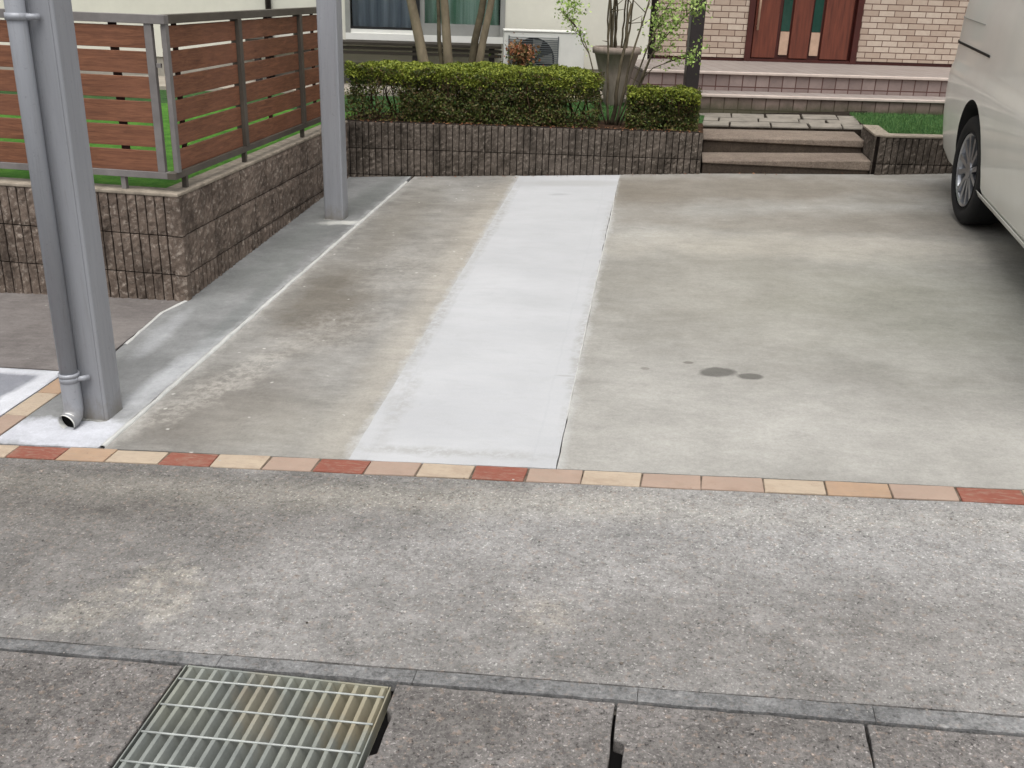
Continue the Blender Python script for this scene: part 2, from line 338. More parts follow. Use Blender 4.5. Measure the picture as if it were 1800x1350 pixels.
m_deck = plain('dark grey brown deck board', srgb(56, 51, 44), .7, .25, var=.2, ns=5, stretch=(1, 8, 8))
m_found = plain('grey foundation', srgb(150, 146, 136), .9, .2, var=.1)
m_postb = plain('black brown porch post', srgb(44, 38, 38), .45, .4, var=.1)
def tilewall():
    m = MT('beige brick face tile', .75, .3)
    mp = m.node('ShaderNodeMapping'); m.L(m.coord(), mp.inputs[0]); mp.inputs['Rotation'].default_value = (math.radians(90), 0, 0)
    b = m.node('ShaderNodeTexBrick'); m.L(mp.outputs[0], b.inputs['Vector']); b.offset = .5
    b.inputs['Scale'].default_value = 1; b.inputs['Brick Width'].default_value = .172; b.inputs['Row Height'].default_value = .0615
    b.inputs['Mortar Size'].default_value = .0045; b.inputs['Mortar Smooth'].default_value = .2; b.inputs['Bias'].default_value = 0
    b.inputs['Color1'].default_value = srgb(196, 182, 166); b.inputs['Color2'].default_value = srgb(168, 150, 134); b.inputs['Mortar'].default_value = srgb(96, 74, 64)
    n = m.noise(22, 5, .7); c = m.mix(m.ramp(n, .4, .7, 0, .35), b.outputs['Color'], srgb(160, 134, 120))
    m.col(c)
    inv = m.math('SUBTRACT', 1, b.outputs['Fac']); m.bump(m.math('ADD', inv, m.math('MULTIPLY', n, .4)), .008); return m.m
m_tilewall = tilewall()
def riser(name, c1, c2, mort, dz, moss=0):
    m = MT(name, .6, .35)
    mp = m.node('ShaderNodeMapping'); m.L(m.coord(), mp.inputs[0]); mp.inputs['Rotation'].default_value = (math.radians(90), 0, 0); mp.inputs['Location'].default_value = (0, dz, 0)
    b = m.node('ShaderNodeTexBrick'); m.L(mp.outputs[0], b.inputs['Vector']); b.offset = 0
    b.inputs['Scale'].default_value = 1; b.inputs['Brick Width'].default_value = .127; b.inputs['Row Height'].default_value = .112
    b.inputs['Mortar Size'].default_value = .005; b.inputs['Color1'].default_value = c1; b.inputs['Color2'].default_value = c2; b.inputs['Mortar'].default_value = mort
    n = m.noise(12, 5, .7); c = m.mix(m.ramp(n, .4, .7, 0, .35), b.outputs['Color'], tuple(v * .6 for v in c2[:3]) + (1,))
    if moss:
        sx = m.node('ShaderNodeSeparateXYZ'); m.L(m.coord(), sx.inputs[0])
        zz = m.math('ADD', sx.outputs[2], m.ramp(m.noise(5, 5, .7), 0, 1, -.09, .09))
        c = m.mix(m.ramp(zz, .70, .62, 0, .85), c, srgb(70, 70, 50))
    m.col(c); m.bump(m.math('SUBTRACT', 1, b.outputs['Fac']), .004); return m.m
m_riser = riser('pinkish step tile', srgb(150, 134, 128), srgb(130, 114, 109), srgb(86, 56, 50), -.917 + .02)
m_riser2 = riser('mossy step tile', srgb(150, 132, 122), srgb(126, 110, 102), srgb(74, 54, 46), -.749 + .02, moss=1)
def treadm():
    m = MT('pale floor tile', .6, .35)
    b = m.node('ShaderNodeTexBrick'); m.L(m.coord(), b.inputs['Vector']); b.offset = 0
    b.inputs['Scale'].default_value = 1; b.inputs['Brick Width'].default_value = .127; b.inputs['Row Height'].default_value = .127; b.inputs['Mortar Size'].default_value = .005
    b.inputs['Color1'].default_value = srgb(150, 142, 136); b.inputs['Color2'].default_value = srgb(138, 130, 124); b.inputs['Mortar'].default_value = srgb(124, 108, 102)
    n = m.noise(10, 5, .7); m.col(m.mix(m.ramp(n, .4, .7, 0, .3), b.outputs['Color'], srgb(150, 138, 134))); return m.m
m_tread = treadm()
m_nose = plain('light tile nosing', srgb(198, 184, 174), .6, .35, var=.08, ns=10)
m_door = MT('red brown door panel', .4, .4); _n = m_door.noise(6, 5, .6, (6, 6, .5)); m_door.col(m_door.mix(m_door.ramp(_n, .3, .7), srgb(84, 44, 34), srgb(116, 62, 46))); m_door = m_door.m
m_doord = plain('dark red brown door frame', srgb(70, 30, 24), .45, .4)
m_doorg = plain('dark green door glass', srgb(30, 66, 56), .12, .8)
m_doorb = plain('beige door insert', srgb(188, 158, 136), .5, .4)
m_flag = plain('flat grey stone', srgb(136, 130, 120), .85, .25, var=.15, ns=8, bump=.003)
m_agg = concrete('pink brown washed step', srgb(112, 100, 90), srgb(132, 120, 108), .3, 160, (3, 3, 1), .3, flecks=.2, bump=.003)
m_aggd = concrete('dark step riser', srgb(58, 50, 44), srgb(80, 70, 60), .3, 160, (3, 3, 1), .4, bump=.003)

m_van = MT('white van paint', .32, .5); m_van.b.inputs['Coat Weight'].default_value = .5; m_van.b.inputs['Coat Roughness'].default_value = .06
m_van.col(m_van.mix(m_van.ramp(m_van.noise(3, 4), .3, .7), srgb(228, 227, 218), srgb(236, 235, 227))); m_van = m_van.m
m_vglass = plain('dark van glass', srgb(14, 15, 17), .06, .9)
m_seam = plain('black seam', srgb(14, 14, 14), .6, .3)
m_tyre = plain('tyre rubber', srgb(30, 30, 31), .75, .3, var=.1, ns=20)
m_rim = plain('silver alloy wheel', srgb(170, 172, 176), .28, .5, .8, var=.12, ns=9)
m_trim = plain('grey plastic cladding', srgb(46, 46, 47), .7, .3)
m_red = plain('red tail lamp', srgb(150, 20, 18), .2, .7)

# ------------------------------------------------------------------ ground sheets
def sheet(name, poly, mat, h=0.0, th=.03, jit=.002, step=.12, kind='structure', flat=None, parent=None, wild=1.0):
    """a thin slab lying on the sloping ground, with slightly uneven edges"""
    rnd = random.Random(len(poly) * 31 + int(abs(poly[0][0]) * 977))
    pts = []
    for i, p in enumerate(poly):
        q = poly[(i + 1) % len(poly)]; L = math.hypot(q[0] - p[0], q[1] - p[1]); n = max(1, min(90, int(L / step)))
        for k in range(n):
            t = k / n; x = p[0] + (q[0] - p[0]) * t; y = p[1] + (q[1] - p[1]) * t
            j = jit if k else 0
            pts.append((x + rnd.uniform(-j, j), y + rnd.uniform(-j, j)))
    bm = bmesh.new(); zf = (lambda x, y: G(x, y) + h) if flat is None else flat
    tv = [bm.verts.new((x, y, zf(x, y))) for x, y in pts]; bv = [bm.verts.new((x, y, zf(x, y) - th)) for x, y in pts]
    bm.faces.new(tv)
    for i in range(len(pts)):
        j = (i + 1) % len(pts); bm.faces.new((tv[j], tv[i], bv[i], bv[j]))
    bmesh.ops.triangulate(bm, faces=bm.faces[:1])
    bmesh.ops.recalc_face_normals(bm, faces=bm.faces)
    o = link(name, bm, mat, parent)
    if kind: o['kind'] = kind
    return o

BY = lambda x: 2.975 + .0525 * x         # centre line of the brick border
KT = lambda x: 1.960 + .039 * x          # kerb, house side edge
KB = lambda x: 1.908 + .032 * x          # kerb, gutter side edge
strip_l = lambda y: -1.028 - .0385 * (y - 3.0)
strip_r = lambda y: -.317 - .0285 * (y - 3.06)
line_x = lambda y: -1.948 - .0185 * (y - 2.95)
wallx = lambda y: -2.40 - .043 * (y - 4.5)
wally = lambda x: 7.46 + .155 * (x + 2.53)

# terrain under everything
bm = bmesh.new()
N = 40; xs = [-40 + 2 * i for i in range(N + 1)]
grid = [[bm.verts.new((x, y, max(-1.2, min(G(x, y) - .035, .34)))) for x in xs] for y in [-25 + 1.5 * j for j in range(N + 6)]]
for j in range(len(grid) - 1):
    for i in range(N): bm.faces.new((grid[j][i], grid[j][i + 1], grid[j + 1][i + 1], grid[j + 1][i]))
g0 = link('ground', bm, m_under); g0['kind'] = 'structure'

XR = 9.0; XL = -7.0
sheet('driveway', [(strip_r(3.07) + .004, BY(-.31) + .052), (XR, BY(XR) + .052), (XR, 9.1), (2.06, 8.15), (1.46, 7.99), (.17, 7.89), (strip_r(7.55) + .004, wally(-.44) + .02)], m_drive, 0)
sheet('driveway', [(line_x(3) + .012, BY(-1.94) + .052), (strip_l(3) - .004, BY(-1.03) + .052), (strip_l(7.6) - .004, wally(-1.2) + .02), (line_x(7.5) + .012, wally(-2.04) + .02)], m_drive2, 0)
sheet('cement_strip', [(strip_l(3) - .008, BY(-1.03) + .047), (strip_r(3), BY(-.31) + .047), (strip_r(5) , 5.0), (strip_r(6), 6.0), (strip_r(7.5) + .006, wally(-.44) - .03), (strip_l(7.4) - .008, wally(-1.2) - .03)], m_strip, .003, jit=.0022, step=.05)
sheet('margin_strip', [(-2.374, BY(-2.374) + .052), (line_x(3) - .012, BY(-1.96) + .052), (line_x(7.5) - .012, wally(-2.05) + .01), (-2.53, 7.47), (wallx(4.53), 4.53), (-2.433, 4.31), (-2.40, 3.86), (-2.374, 3.58)], m_margin, .002)
sheet('concrete_pad', [(XL, 3.57), (-2.39, 3.57), (-2.415, 3.86), (-2.447, 4.31), (-2.41, 4.52), (XL, 4.52)], m_pad, 0)
sheet('concrete_pad', [(XL, BY(XL) + .052), (-2.484, BY(-2.48) + .052), (-2.484, 3.555), (XL, 3.555)], m_slabL, .002)
sheet('apron', [(XL, KT(XL) + .003), (XR, KT(XR) + .003), (XR, BY(XR) - .049), (XL, BY(XL) - .049)], m_apron, 0, jit=.003)
sheet('road', [(-40, -20), (40, -20), (40, 1.25), (-40, 1.25)], m_asph, -.006, jit=0, step=5)
# raised mortar fillets beside the margin strip
def fillet(pts, wd, hh, name='mortar_fillet', seed=3):
    rnd = random.Random(seed); bm = bmesh.new(); P = []
    for i in range(len(pts) - 1):
        (x0, y0), (x1, y1) = pts[i], pts[i + 1]; n = max(2, int(math.hypot(x1 - x0, y1 - y0) / .05))
        P += [(x0 + (x1 - x0) * k / n, y0 + (y1 - y0) * k / n) for k in range(n)]
    P.append(pts[-1]); rows = []
    for i, (x, y) in enumerate(P):
        q = P[min(i + 1, len(P) - 1)]; p = P[max(i - 1, 0)]; d = Vector((q[0] - p[0], q[1] - p[1])).normalized(); nn = Vector((d.y, -d.x))
        ww = wd * rnd.uniform(.75, 1.25); h = hh * rnd.uniform(.7, 1.2); o = rnd.uniform(-.0015, .0015)
        rows.append([bm.verts.new((x + nn.x * (t * ww + o), y + nn.y * (t * ww + o), G(x, y) + z)) for t, z in ((-1, -.01), (-.8, h * .7), (0, h), (.8, h * .7), (1, -.01))])
    for a, b in zip(rows, rows[1:]):
        for k in range(4): bm.faces.new((a[k], a[k + 1], b[k + 1], b[k]))
    o = link(name, bm, m_ridge, smooth=True); o['kind'] = 'structure'; return o
fillet([(line_x(2.95), 2.935), (line_x(4.4), 4.4), (line_x(7.2), 7.2), (line_x(7.3) + .0, 7.34)], .011, .007)
fillet([(-2.395, 3.88), (-2.44, 4.31), (-2.405, 4.49)], .009, .006, seed=5)
fillet([(strip_r(3.4), 3.4), (strip_r(4.6) , 4.6), (strip_r(6.6) + .01, 6.6), (strip_r(7.4), 7.4)], .004, .003, seed=8)

# kerb stones
kerbs = [(-5.2, -3.4), (-3.4, -1.612), (-1.612, -1.02), (-1.02, -.52), (-.52, .02), (.02, .56), (.56, 1.1), (1.1, 3)]
for i, (a, b) in enumerate(kerbs):
    o = sheet('kerb_strip', [(a + .0008, KB(a) + .002), (b - .0008, KB(b) + .002), (b - .0008, KT(b) - .002), (a + .0008, KT(a) - .002)], m_kerb, .001, jit=.002, step=.05)
# gutter lids
lids = [(-3.2, -2.1, 'far left exposed aggregate gutter lid, outside the drain grate'), (-2.094, -1.104, 'speckled concrete gutter lid left of the steel grating'),
        (-.556, -.031, 'speckled concrete gutter lid just right of the steel grating, with a finger notch beside it'),
        (-.025, .533, 'speckled concrete gutter lid at the bottom with the black hand hole at its left edge'),
        (.539, 1.10, 'speckled gutter lid at the right bottom corner, past the slanting joint'), (1.106, 2.2, 'gutter lid beyond the right bottom corner')]
for a, b, lab in lids:
    y0 = 1.27
    poly = [(a, y0), (b, y0), (b, KB(b) - .005), (a, KB(a) - .005)]
    if abs(a + .025) < .001: poly = [(a, y0), (b, y0), (b, KB(b) - .005), (a, KB(a) - .005), (a, 1.782), (a + .024, 1.775), (a + .026, 1.60), (a, 1.595)]
    if abs(a + .556) < .001: poly = [(a, y0), (b, y0), (b, KB(b) - .005), (a, KB(a) - .005), (a, 1.80), (a + .018, 1.775), (a + .018, 1.66), (a, 1.65)]
    o = sheet('gutter_lid', poly, m_lid, 0, th=.06, jit=.0025, step=.05, kind=None)
    tag(o, lab, 'gutter lid', 'concrete gutter lids along the road')
    bevel(o, .004, 2)

# steel grating over a black sheet painted for the dark pit
gx0, gx1, gy0, gy1 = -1.094, -.566, 1.0, 1.868
gr = empty('drain_grate', ((gx0 + gx1) / 2, 1.43, G(-.83, 1.43)))
tag(gr, 'rusty galvanised steel drain grating set between the gutter lids', 'drain grate')
def gpart(name, bm, m, smooth=False):
    for v in bm.verts: v.co -= gr.location
    # material coordinates stay in place: bake offset back through mesh only
    return link(name, bm, m, gr, smooth)
bm = bmesh.new()
for (x0, x1, y0, y1) in ((gx0, gx0 + .003, gy0, gy1), (gx1 - .003, gx1, gy0, gy1), (gx0 + .006, gx1 - .006, gy1 - .005, gy1), (gx0 + .006, gx1 - .006, gy0, gy0 + .005)):
    z = G((x0 + x1) / 2, (y0 + y1) / 2)
    vs = [(x, y, G(x, y) + dz) for dz in (-.035, .003) for x, y in ((x0, y0), (x1, y0), (x1, y1), (x0, y1))]
    v = [bm.verts.new(p) for p in vs]
    for q in ((3, 2, 1, 0), (4, 5, 6, 7), (0, 1, 5, 4), (1, 2, 6, 5), (2, 3, 7, 6), (3, 0, 4, 7)): bm.faces.new([v[i] for i in q])
gpart('frame', bm, m_grate)
NB = 16
for i in range(NB):
    x = gx0 + .018 + (gx1 - gx0 - .034) * i / (NB - 1)
    bm = bmesh.new()
    prof = [(-.0045, .002), (.0045, .002), (.0045, -.003), (.0018, -.007), (.0018, -.026), (.005, -.030), (.005, -.034), (-.005, -.034), (-.005, -.030), (-.0018, -.026), (-.0018, -.007), (-.0045, -.003)]
    prof = [(-.0060, .002), (.0030, .002), (.0170, -.034), (.0100, -.034)]
    ra = [bm.verts.new((x + p[0], gy0 + .006, G(x, gy0) + p[1])) for p in prof]; rb = [bm.verts.new((x + p[0], gy1 - .006, G(x, gy1) + p[1])) for p in prof]
    for k in range(len(prof)):
        j = (k + 1) % len(prof); bm.faces.new((ra[k], ra[j], rb[j], rb[k]))
    bm.faces.new(ra[::-1]); bm.faces.new(rb); bmesh.ops.recalc_face_normals(bm, faces=bm.faces)
    gpart('bearing_bar', bm, m_grate)
for y in (1.818, 1.728, 1.638, 1.548, 1.458, 1.368, 1.278, 1.188, 1.098):
    bm = bmesh.new(); tube(bm, [(gx0 + .006 + (gx1 - gx0 - .012) * t / 8, y + .012 * t / 8, G(gx0 + (gx1 - gx0) * t / 8, y) + .0035) for t in range(9)], .0026, 8)
    gpart('cross_rod', bm, m_gratel, True)
bm = bmesh.new(); box(bm, -4, 3, .9, 1.93, -.5, -.055); bm.faces.ensure_lookup_table()
bmesh.ops.delete(bm, geom=[f for f in bm.faces if f.normal.z > .5 or f.calc_center_median().z > -.06], context='FACES')
bm.free()
# black sheet below bars and lids, painting the shade of the gutter
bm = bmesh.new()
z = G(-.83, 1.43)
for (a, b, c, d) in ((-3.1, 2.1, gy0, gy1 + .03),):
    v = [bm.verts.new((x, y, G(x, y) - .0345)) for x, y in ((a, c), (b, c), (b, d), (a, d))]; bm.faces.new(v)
o = link('gutter_shade_sheet', bm, m_black); o['kind'] = 'structure'

# brick border
sheet('mortar_bed', [(XL, BY(XL) - .047), (XR, BY(XR) - .047), (XR, BY(XR) + .050), (XL, BY(XL) + .050)], plain('dusty brown mortar', srgb(112, 100, 88), .95, .1, var=.35, ns=30), -.002, th=.02)
jx = [-3.28, -3.07, -2.86, -2.655, -2.457, -2.251, -2.063, -1.882, -1.686, -1.501, -1.313, -1.135, -.956, -.778, -.592, -.408, -.223, -.024, .17, .372, .571, .773, .981, 1.187, 1.398, 1.6, 1.8, 2.0, 2.2, 2.4]
cs = ['t', 'c', 'r', 't', 'c', 'r', 'o', 'c', 'r', 'c', 't', 'r', 't', 'c', 'r', 't', 'c', 't', 't', 'c', 'o', 't', 'r', 'c', 't', 'r', 'c', 't', 'r']
BM_ = {'r': m_bred, 'c': m_bcream, 't': m_btan, 'o': m_borg}
br = empty('brick_border', (0, 2.975, G(0, 2.975))); tag(br, 'long row of red, cream and tan bricks dividing driveway from apron', 'brick edging')
rb_ = random.Random(4)
def brick(quad, mat, parent, hh):
    bm = bmesh.new()
    t = [bm.verts.new((x, y, G(x, y) + hh + rb_.uniform(-.0008, .0008))) for x, y in quad]; b = [bm.verts.new((x, y, G(x, y) - .04)) for x, y in quad]
    bm.faces.new(t); bm.faces.new(b[::-1])
    for i in range(4):
        j = (i + 1) % 4; bm.faces.new((t[j], t[i], b[i], b[j]))
    bmesh.ops.recalc_face_normals(bm, faces=bm.faces)
    for v in bm.verts: v.co -= parent.location
    o = link('brick', bm, mat, parent); bevel(o, .003, 2)
for i in range(len(cs)):
    a, b = jx[i] + .0025, jx[i + 1] - .0025; w_ = .0445; j = lambda: rb_.uniform(-.003, .003)
    brick([(a + j(), BY(a) - w_ + j()), (b + j(), BY(b) - w_ + j()), (b + j(), BY(b) + w_ + j()), (a + j(), BY(a) + w_ + j())], BM_[cs[i]], br, .003)
bl = empty('brick_border', (-2.43, 3.25, G(-2.43, 3.25))); tag(bl, 'short row of pale orange bricks running back beside the downpipe post', 'brick edging')
for (y0, y1, k) in ((2.906, 3.13, 't'), (3.135, 3.34, 'c'), (3.345, 3.56, 'o')):
    brick([(-2.477, y0), (-2.382, y0), (-2.382, y1), (-2.477, y1)], BM_[k], bl, .003)

# ------------------------------------------------------------------ block walls
def blockwall(name, P0, P1, ztop, zbot, thick, mat, label, ribrows=(0, 1, 2), cap=True, pitch=.0497, parent=None, part='block_face', seed=1, ztop1=None, core0=0, pre=0, post=0):
    """wall face from P0 to P1 (plan), outward normal on the right hand of P0->P1"""
    rnd = random.Random(seed)
    root = parent or empty(name, (P0[0], P0[1], zbot))
    if not parent: tag(root, label, 'block wall')
    d = Vector((P1[0] - P0[0], P1[1] - P0[1], 0)); L = d.length; d.normalize(); n = Vector((d.y, -d.x, 0))
    base = Vector((P0[0], P0[1], 0)) - Vector((root.location.x, root.location.y, root.location.z))
    dz1 = 0 if ztop1 is None else ztop1 - ztop
    sh = lambda s: dz1 * s / L
    P = lambda s, o, z: base + d * s + n * o + Vector((0, 0, z + sh(s)))
    bm = bmesh.new()          # core with dark joints
    ct = ztop - (.018 if cap else .004)
    v = [bm.verts.new(P(s, o, z)) for z in (zbot - .2, ct - .004) for s, o in ((core0, -.008), (L - .014, -.008), (L - .014, -thick), (core0, -thick))]
    for q in ((3, 2, 1, 0), (4, 5, 6, 7), (0, 1, 5, 4), (1, 2, 6, 5), (2, 3, 7, 6), (3, 0, 4, 7)): bm.faces.new([v[i] for i in q])
    bmesh.ops.recalc_face_normals(bm, faces=bm.faces)
    link('mortar_core', bm, m_groove, root)
    bm = bmesh.new(); row = 0; z1 = ct
    while z1 > zbot - .01:
        z0 = z1 - .194; s = 0; k = 0; ribbed = row in ribrows
        pw = pitch if ribbed else .398
        off = .2 if row % 2 and not ribbed else 0
        if off: s = -off
        while s < L - .004:
            a, b = max(-pre, s + .004 if s > .001 else -pre), min(L + post, s + pw - .004 if s + pw < L - .01 else L + post); prot = rnd.uniform(0, .006)
            if b > a + .008:
                nx = max(2, int((b - a) / .022)); nz = 9
                g = [[bm.verts.new(P(a + (b - a) * i / nx + (rnd.uniform(-.003, .003) if 0 < i < nx else rnd.uniform(-.0015, .0015)),
                      (prot + rnd.uniform(-.001, .008)) if 0 < i < nx and 0 < q < nz else -.001 + rnd.uniform(-.001, .003), z0 + (z1 - z0) * q / nz)) for i in range(nx + 1)] for q in range(nz + 1)]
                for q in range(nz):
                    for i in range(nx): bm.faces.new((g[q][i], g[q][i + 1], g[q + 1][i + 1], g[q + 1][i]))
                for A_, B_ in ((g[0], 0), (g[-1], 1)):
                    e = [bm.verts.new(P(a, -.01, z1 if B_ else z0)), bm.verts.new(P(b, -.01, z1 if B_ else z0))]
                    f = [*A_, e[1], e[0]]; bm.faces.new(f if B_ else f[::-1])
                for i_, s_ in ((0, a), (nx, b)):
                    f = [g[q][i_] for q in range(nz + 1)] + [bm.verts.new(P(s_, -.01, z1)), bm.verts.new(P(s_, -.01, z0))]
                    bm.faces.new(f if i_ else f[::-1])
            s += pw
        z1 -= .2; row += 1
    o = link(part, bm, mat, root)
    if cap:
        bm = bmesh.new(); v = [bm.verts.new(P(s, o_, z)) for z in (ct, ztop) for s, o_ in ((core0 - .002 if not core0 else core0, .006), (L + .002, .006), (L, -thick), (core0, -thick))]
        for q in ((3, 2, 1, 0), (4, 5, 6, 7), (0, 1, 5, 4), (1, 2, 6, 5), (2, 3, 7, 6), (3, 0, 4, 7)): bm.faces.new([v[i] for i in q])
        bmesh.ops.recalc_face_normals(bm, faces=bm.faces)
        bevel(link('coping', bm, m_cap, root), .005)
    return root
C0 = (-2.40, 4.50)
wl = blockwall('block_wall', (-7.0, 4.50), C0, .606, -.15, .12, m_stone, 'ribbed brown block wall under the wooden board fence', seed=2, post=.004)
# side leg of the same corner wall (its own empty location shared)
blockwall('block_wall', (-2.40, 4.505), (-2.527, 7.46), .606, .05, .12, m_stone, None, ribrows=(2,), parent=wl, seed=3, core0=.117, pre=.008)
# quoins that close the corner
rq = random.Random(8)
bm = bmesh.new(); z1 = .588
while z1 > .0:
    z0 = z1 - .194; nz = 9; cols = []
    for (x, y) in ((-2.452, 4.497), (-2.432, 4.492), (-2.410, 4.493), (-2.393, 4.496), (-2.391, 4.515), (-2.394, 4.535), (-2.399, 4.552)):
        cols.append([bm.verts.new((x + rq.uniform(-.002, .003) - wl.location.x, y + rq.uniform(-.003, .002) - wl.location.y, z0 + (z1 - z0) * q / nz - wl.location.z)) for q in range(nz + 1)])
    for a, b in zip(cols, cols[1:]):
        for q in range(nz): bm.faces.new((a[q], b[q], b[q + 1], a[q + 1]))
    for q in (0, nz): bm.faces.new([c[q] for c in cols][::(1 if q else -1)])
    z1 -= .2
link('corner_block', bm, m_stone, wl)
rw = blockwall('retaining_wall', (-2.66, 7.44), (.17, 7.875), .603, .15, .13, m_stoneF, 'long mossy ribbed block wall holding up the hedge bed', seed=4, cap=False)
tag(rw, cat='retaining wall')
rw2 = blockwall('retaining_wall', (1.485, 7.97), (7.0, 9.1), .645, .28, .12, m_stoneF, 'low ribbed block wall right of the garden steps, half behind the van', seed=5, cap=True, ztop1=.66)
tag(rw2, cat='retaining wall')
# its return beside the steps
blockwall('retaining_wall', (1.45, 8.60), (1.45, 8.0), .645, .28, .12, m_stoneF, None, parent=rw2, seed=6, cap=True)

# ------------------------------------------------------------------ garden surfaces
HZ = .60
def flatpoly(name, pts, mat, z, th=.05, kind='structure', jit=.004):
    return sheet(name, pts, mat, flat=(z if callable(z) else (lambda x, y: z)), th=th, jit=jit, kind=kind, step=.15)
m_lawnb = grassm('fresh bright turf', srgb(70, 122, 48), srgb(108, 160, 66))
flatpoly('lawn', [(-9, 4.62), (-2.52, 4.62), (-2.65, 7.57), (-2.64, 8.2), (-9, 8.0)], m_lawnb, .575)
flatpoly('lawn', [(-9, 4.62), (-2.52, 4.62), (-2.65, 7.57), (-2.64, 8.2), (.16, 8.62), (.2, 9.5), (.1, 12), (-9, 10.0)], m_lawn, .572)
flatpoly('garden_bed', [(-2.65, 7.58), (.17, 8.01), (.17, 8.63), (-2.64, 8.21)], m_soil, .585)
flatpoly('lawn', [(1.46, 8.12), (7, 9.25), (7, 11), (1.62, 9.65), (1.55, 9.2)], m_lawn, .622)
_h = lambda x, y: (.558 + x * math.cos(math.radians(12)) - y * math.sin(math.radians(12)), 11.605 + x * math.sin(math.radians(12)) + y * math.cos(math.radians(12)))
flatpoly('terrace', [_h(-10, -1.25), _h(-1.36, -1.25), _h(-1.36, 0), _h(-10, 0)], plain('pale terrace concrete', srgb(158, 150, 138), .9, .2, var=.12, ns=6), .605)
# washed concrete steps and the flagged path
st = empty('garden_steps', (.8, 7.95, .3)); tag(st, 'two low washed concrete steps between the mossy block walls', 'steps')
def stepq(x0, x1, ya, yb, za, zb, yb2, mat, name, z0=.1, noise_=True):
    bm = bmesh.new(); pts = [(x0, ya), (x1, yb), (x1, yb2[1]), (x0, yb2[0])]; zs = [za, zb, zb + (0.0), za]
    t = [bm.verts.new((p[0], p[1], z)) for p, z in zip(pts, zs)]; b = [bm.verts.new((p[0], p[1], z0)) for p in pts]
    bm.faces.new(t); bm.faces.new(b[::-1])
    for i in range(4):
        j = (i + 1) % 4; bm.faces.new((t[j], t[i], b[i], b[j]))
    bmesh.ops.recalc_face_normals(bm, faces=bm.faces)
    for v in bm.verts: v.co -= st.location
    bevel(link(name, bm, mat, st), .008, 3)
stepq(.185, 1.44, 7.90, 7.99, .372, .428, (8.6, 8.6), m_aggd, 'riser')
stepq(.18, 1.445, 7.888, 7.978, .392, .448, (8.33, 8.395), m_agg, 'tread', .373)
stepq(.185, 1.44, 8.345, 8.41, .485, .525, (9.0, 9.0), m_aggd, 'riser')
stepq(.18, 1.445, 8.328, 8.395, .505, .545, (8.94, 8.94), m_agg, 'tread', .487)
pz = lambda x, y: .535 + .03 * (x - .2) + .09 * (y - 8.95)
flatpoly('path', [(.15, 8.945), (1.5, 8.945), (1.66, 9.75), (.1, 9.5)], m_dirt, lambda x, y: pz(x, y) - .012, .05)
rp = random.Random(9); bm = bmesh.new()
for r, (y0, y1) in enumerate(((8.95, 9.12), (9.13, 9.28), (9.29, 9.47))):
    x = .14 + (r % 2) * -.06
    while x < 1.5:
        wd = rp.uniform(.2, .36); a, b = max(.12, x) + .008, min(1.56, x + wd) - .008
        if b - a > .06:
            q = [(a + rp.uniform(-.01, .01), y0 + .006), (b + rp.uniform(-.01, .01), y0 + .006 + rp.uniform(-.008, .008)), (b, y1 - .006), (a, y1 - .006 + rp.uniform(-.008, .008))]
            dz = rp.uniform(-.002, .006)
            t = [bm.verts.new((u, v, pz(u, v) + dz)) for u, v in q]; bb = [bm.verts.new((u, v, pz(u, v) - .03)) for u, v in q]
            bm.faces.new(t)
            for i in range(4):
                j = (i + 1) % 4; bm.faces.new((t[j], t[i], bb[i], bb[j]))
        x += wd
bmesh.ops.recalc_face_normals(bm, faces=bm.faces)
o = bevel(link('path', bm, m_flag), .006); o['kind'] = 'structure'
# short turf blades so the lawn edges are not razor clean
bm = bmesh.new(); rg = random.Random(3)
def blades(n, fx):
    for _ in range(n):
        x, y, z = fx(); a = rg.uniform(0, 6.28); h = rg.uniform(.015, .035); w2 = .0025
        dx, dy = math.cos(a) * w2, math.sin(a) * w2; lx, ly = rg.uniform(-.012, .012), rg.uniform(-.012, .012)
        bm.faces.new((bm.verts.new((x - dx, y - dy, z)), bm.verts.new((x + dx, y + dy, z)), bm.verts.new((x + lx, y + ly, z + h))))
def patch():
    while True:
        x, y = rg.uniform(1.48, 3.6), rg.uniform(8.15, 9.9)
        if y < 9.65 + .2 * (x - 1.62) and y > 8.12 + .2 * (x - 1.46): return x, y, .62
blades(26000, patch)
blades(20000, lambda: (rg.uniform(-2.6, .12), rg.uniform(8.35, 9.9), .57))
o = link('grass', bm, leafm('turf blades', [srgb(44, 82, 44), srgb(70, 112, 58), srgb(104, 136, 78), srgb(60, 96, 50)])); tag(o, 'bright green artificial turf blades behind the walls', 'grass', kind='stuff')

# ------------------------------------------------------------------ board fence
fe = empty('board_fence', (-2.42, 4.52, .606)); tag(fe, 'brown horizontal board fence with grey posts on the corner wall', 'fence')
def fpart(name, fn, mat, bv=.002):
    bm = bmesh.new(); fn(bm)
    for v in bm.verts: v.co -= fe.location
    o = link(name, bm, mat, fe)
    if bv: bevel(o, bv)
    return o
zr0, zr1, zt0, zt1 = .668, .700, 1.385, 1.425
pt = (zt0 - zr1) / 6
fy = 4.545
fx_ = lambda y: -2.435 - .043 * (y - 4.5)
Mside = Matrix.Translation((fx_(4.55), 4.55, 0)) @ Matrix.Rotation(math.radians(2.46), 4, 'Z')   # local +y runs along the side fence
fpart('rail', lambda b: box(b, -7, -2.455, fy - .02, fy + .025, zr0, zr1), m_rail)
fpart('rail', lambda b: box(b, -7, -2.40, fy - .02, fy + .025, zt0, zt1), m_rail)
fpart('rail', lambda b: box(b, -.02, .025, -.03, 2.88, zr0, zr1, 0, Mside), m_raild)
fpart('rail', lambda b: box(b, -.02, .025, .03, 2.88, zt0, zt1, 0, Mside), m_raild)
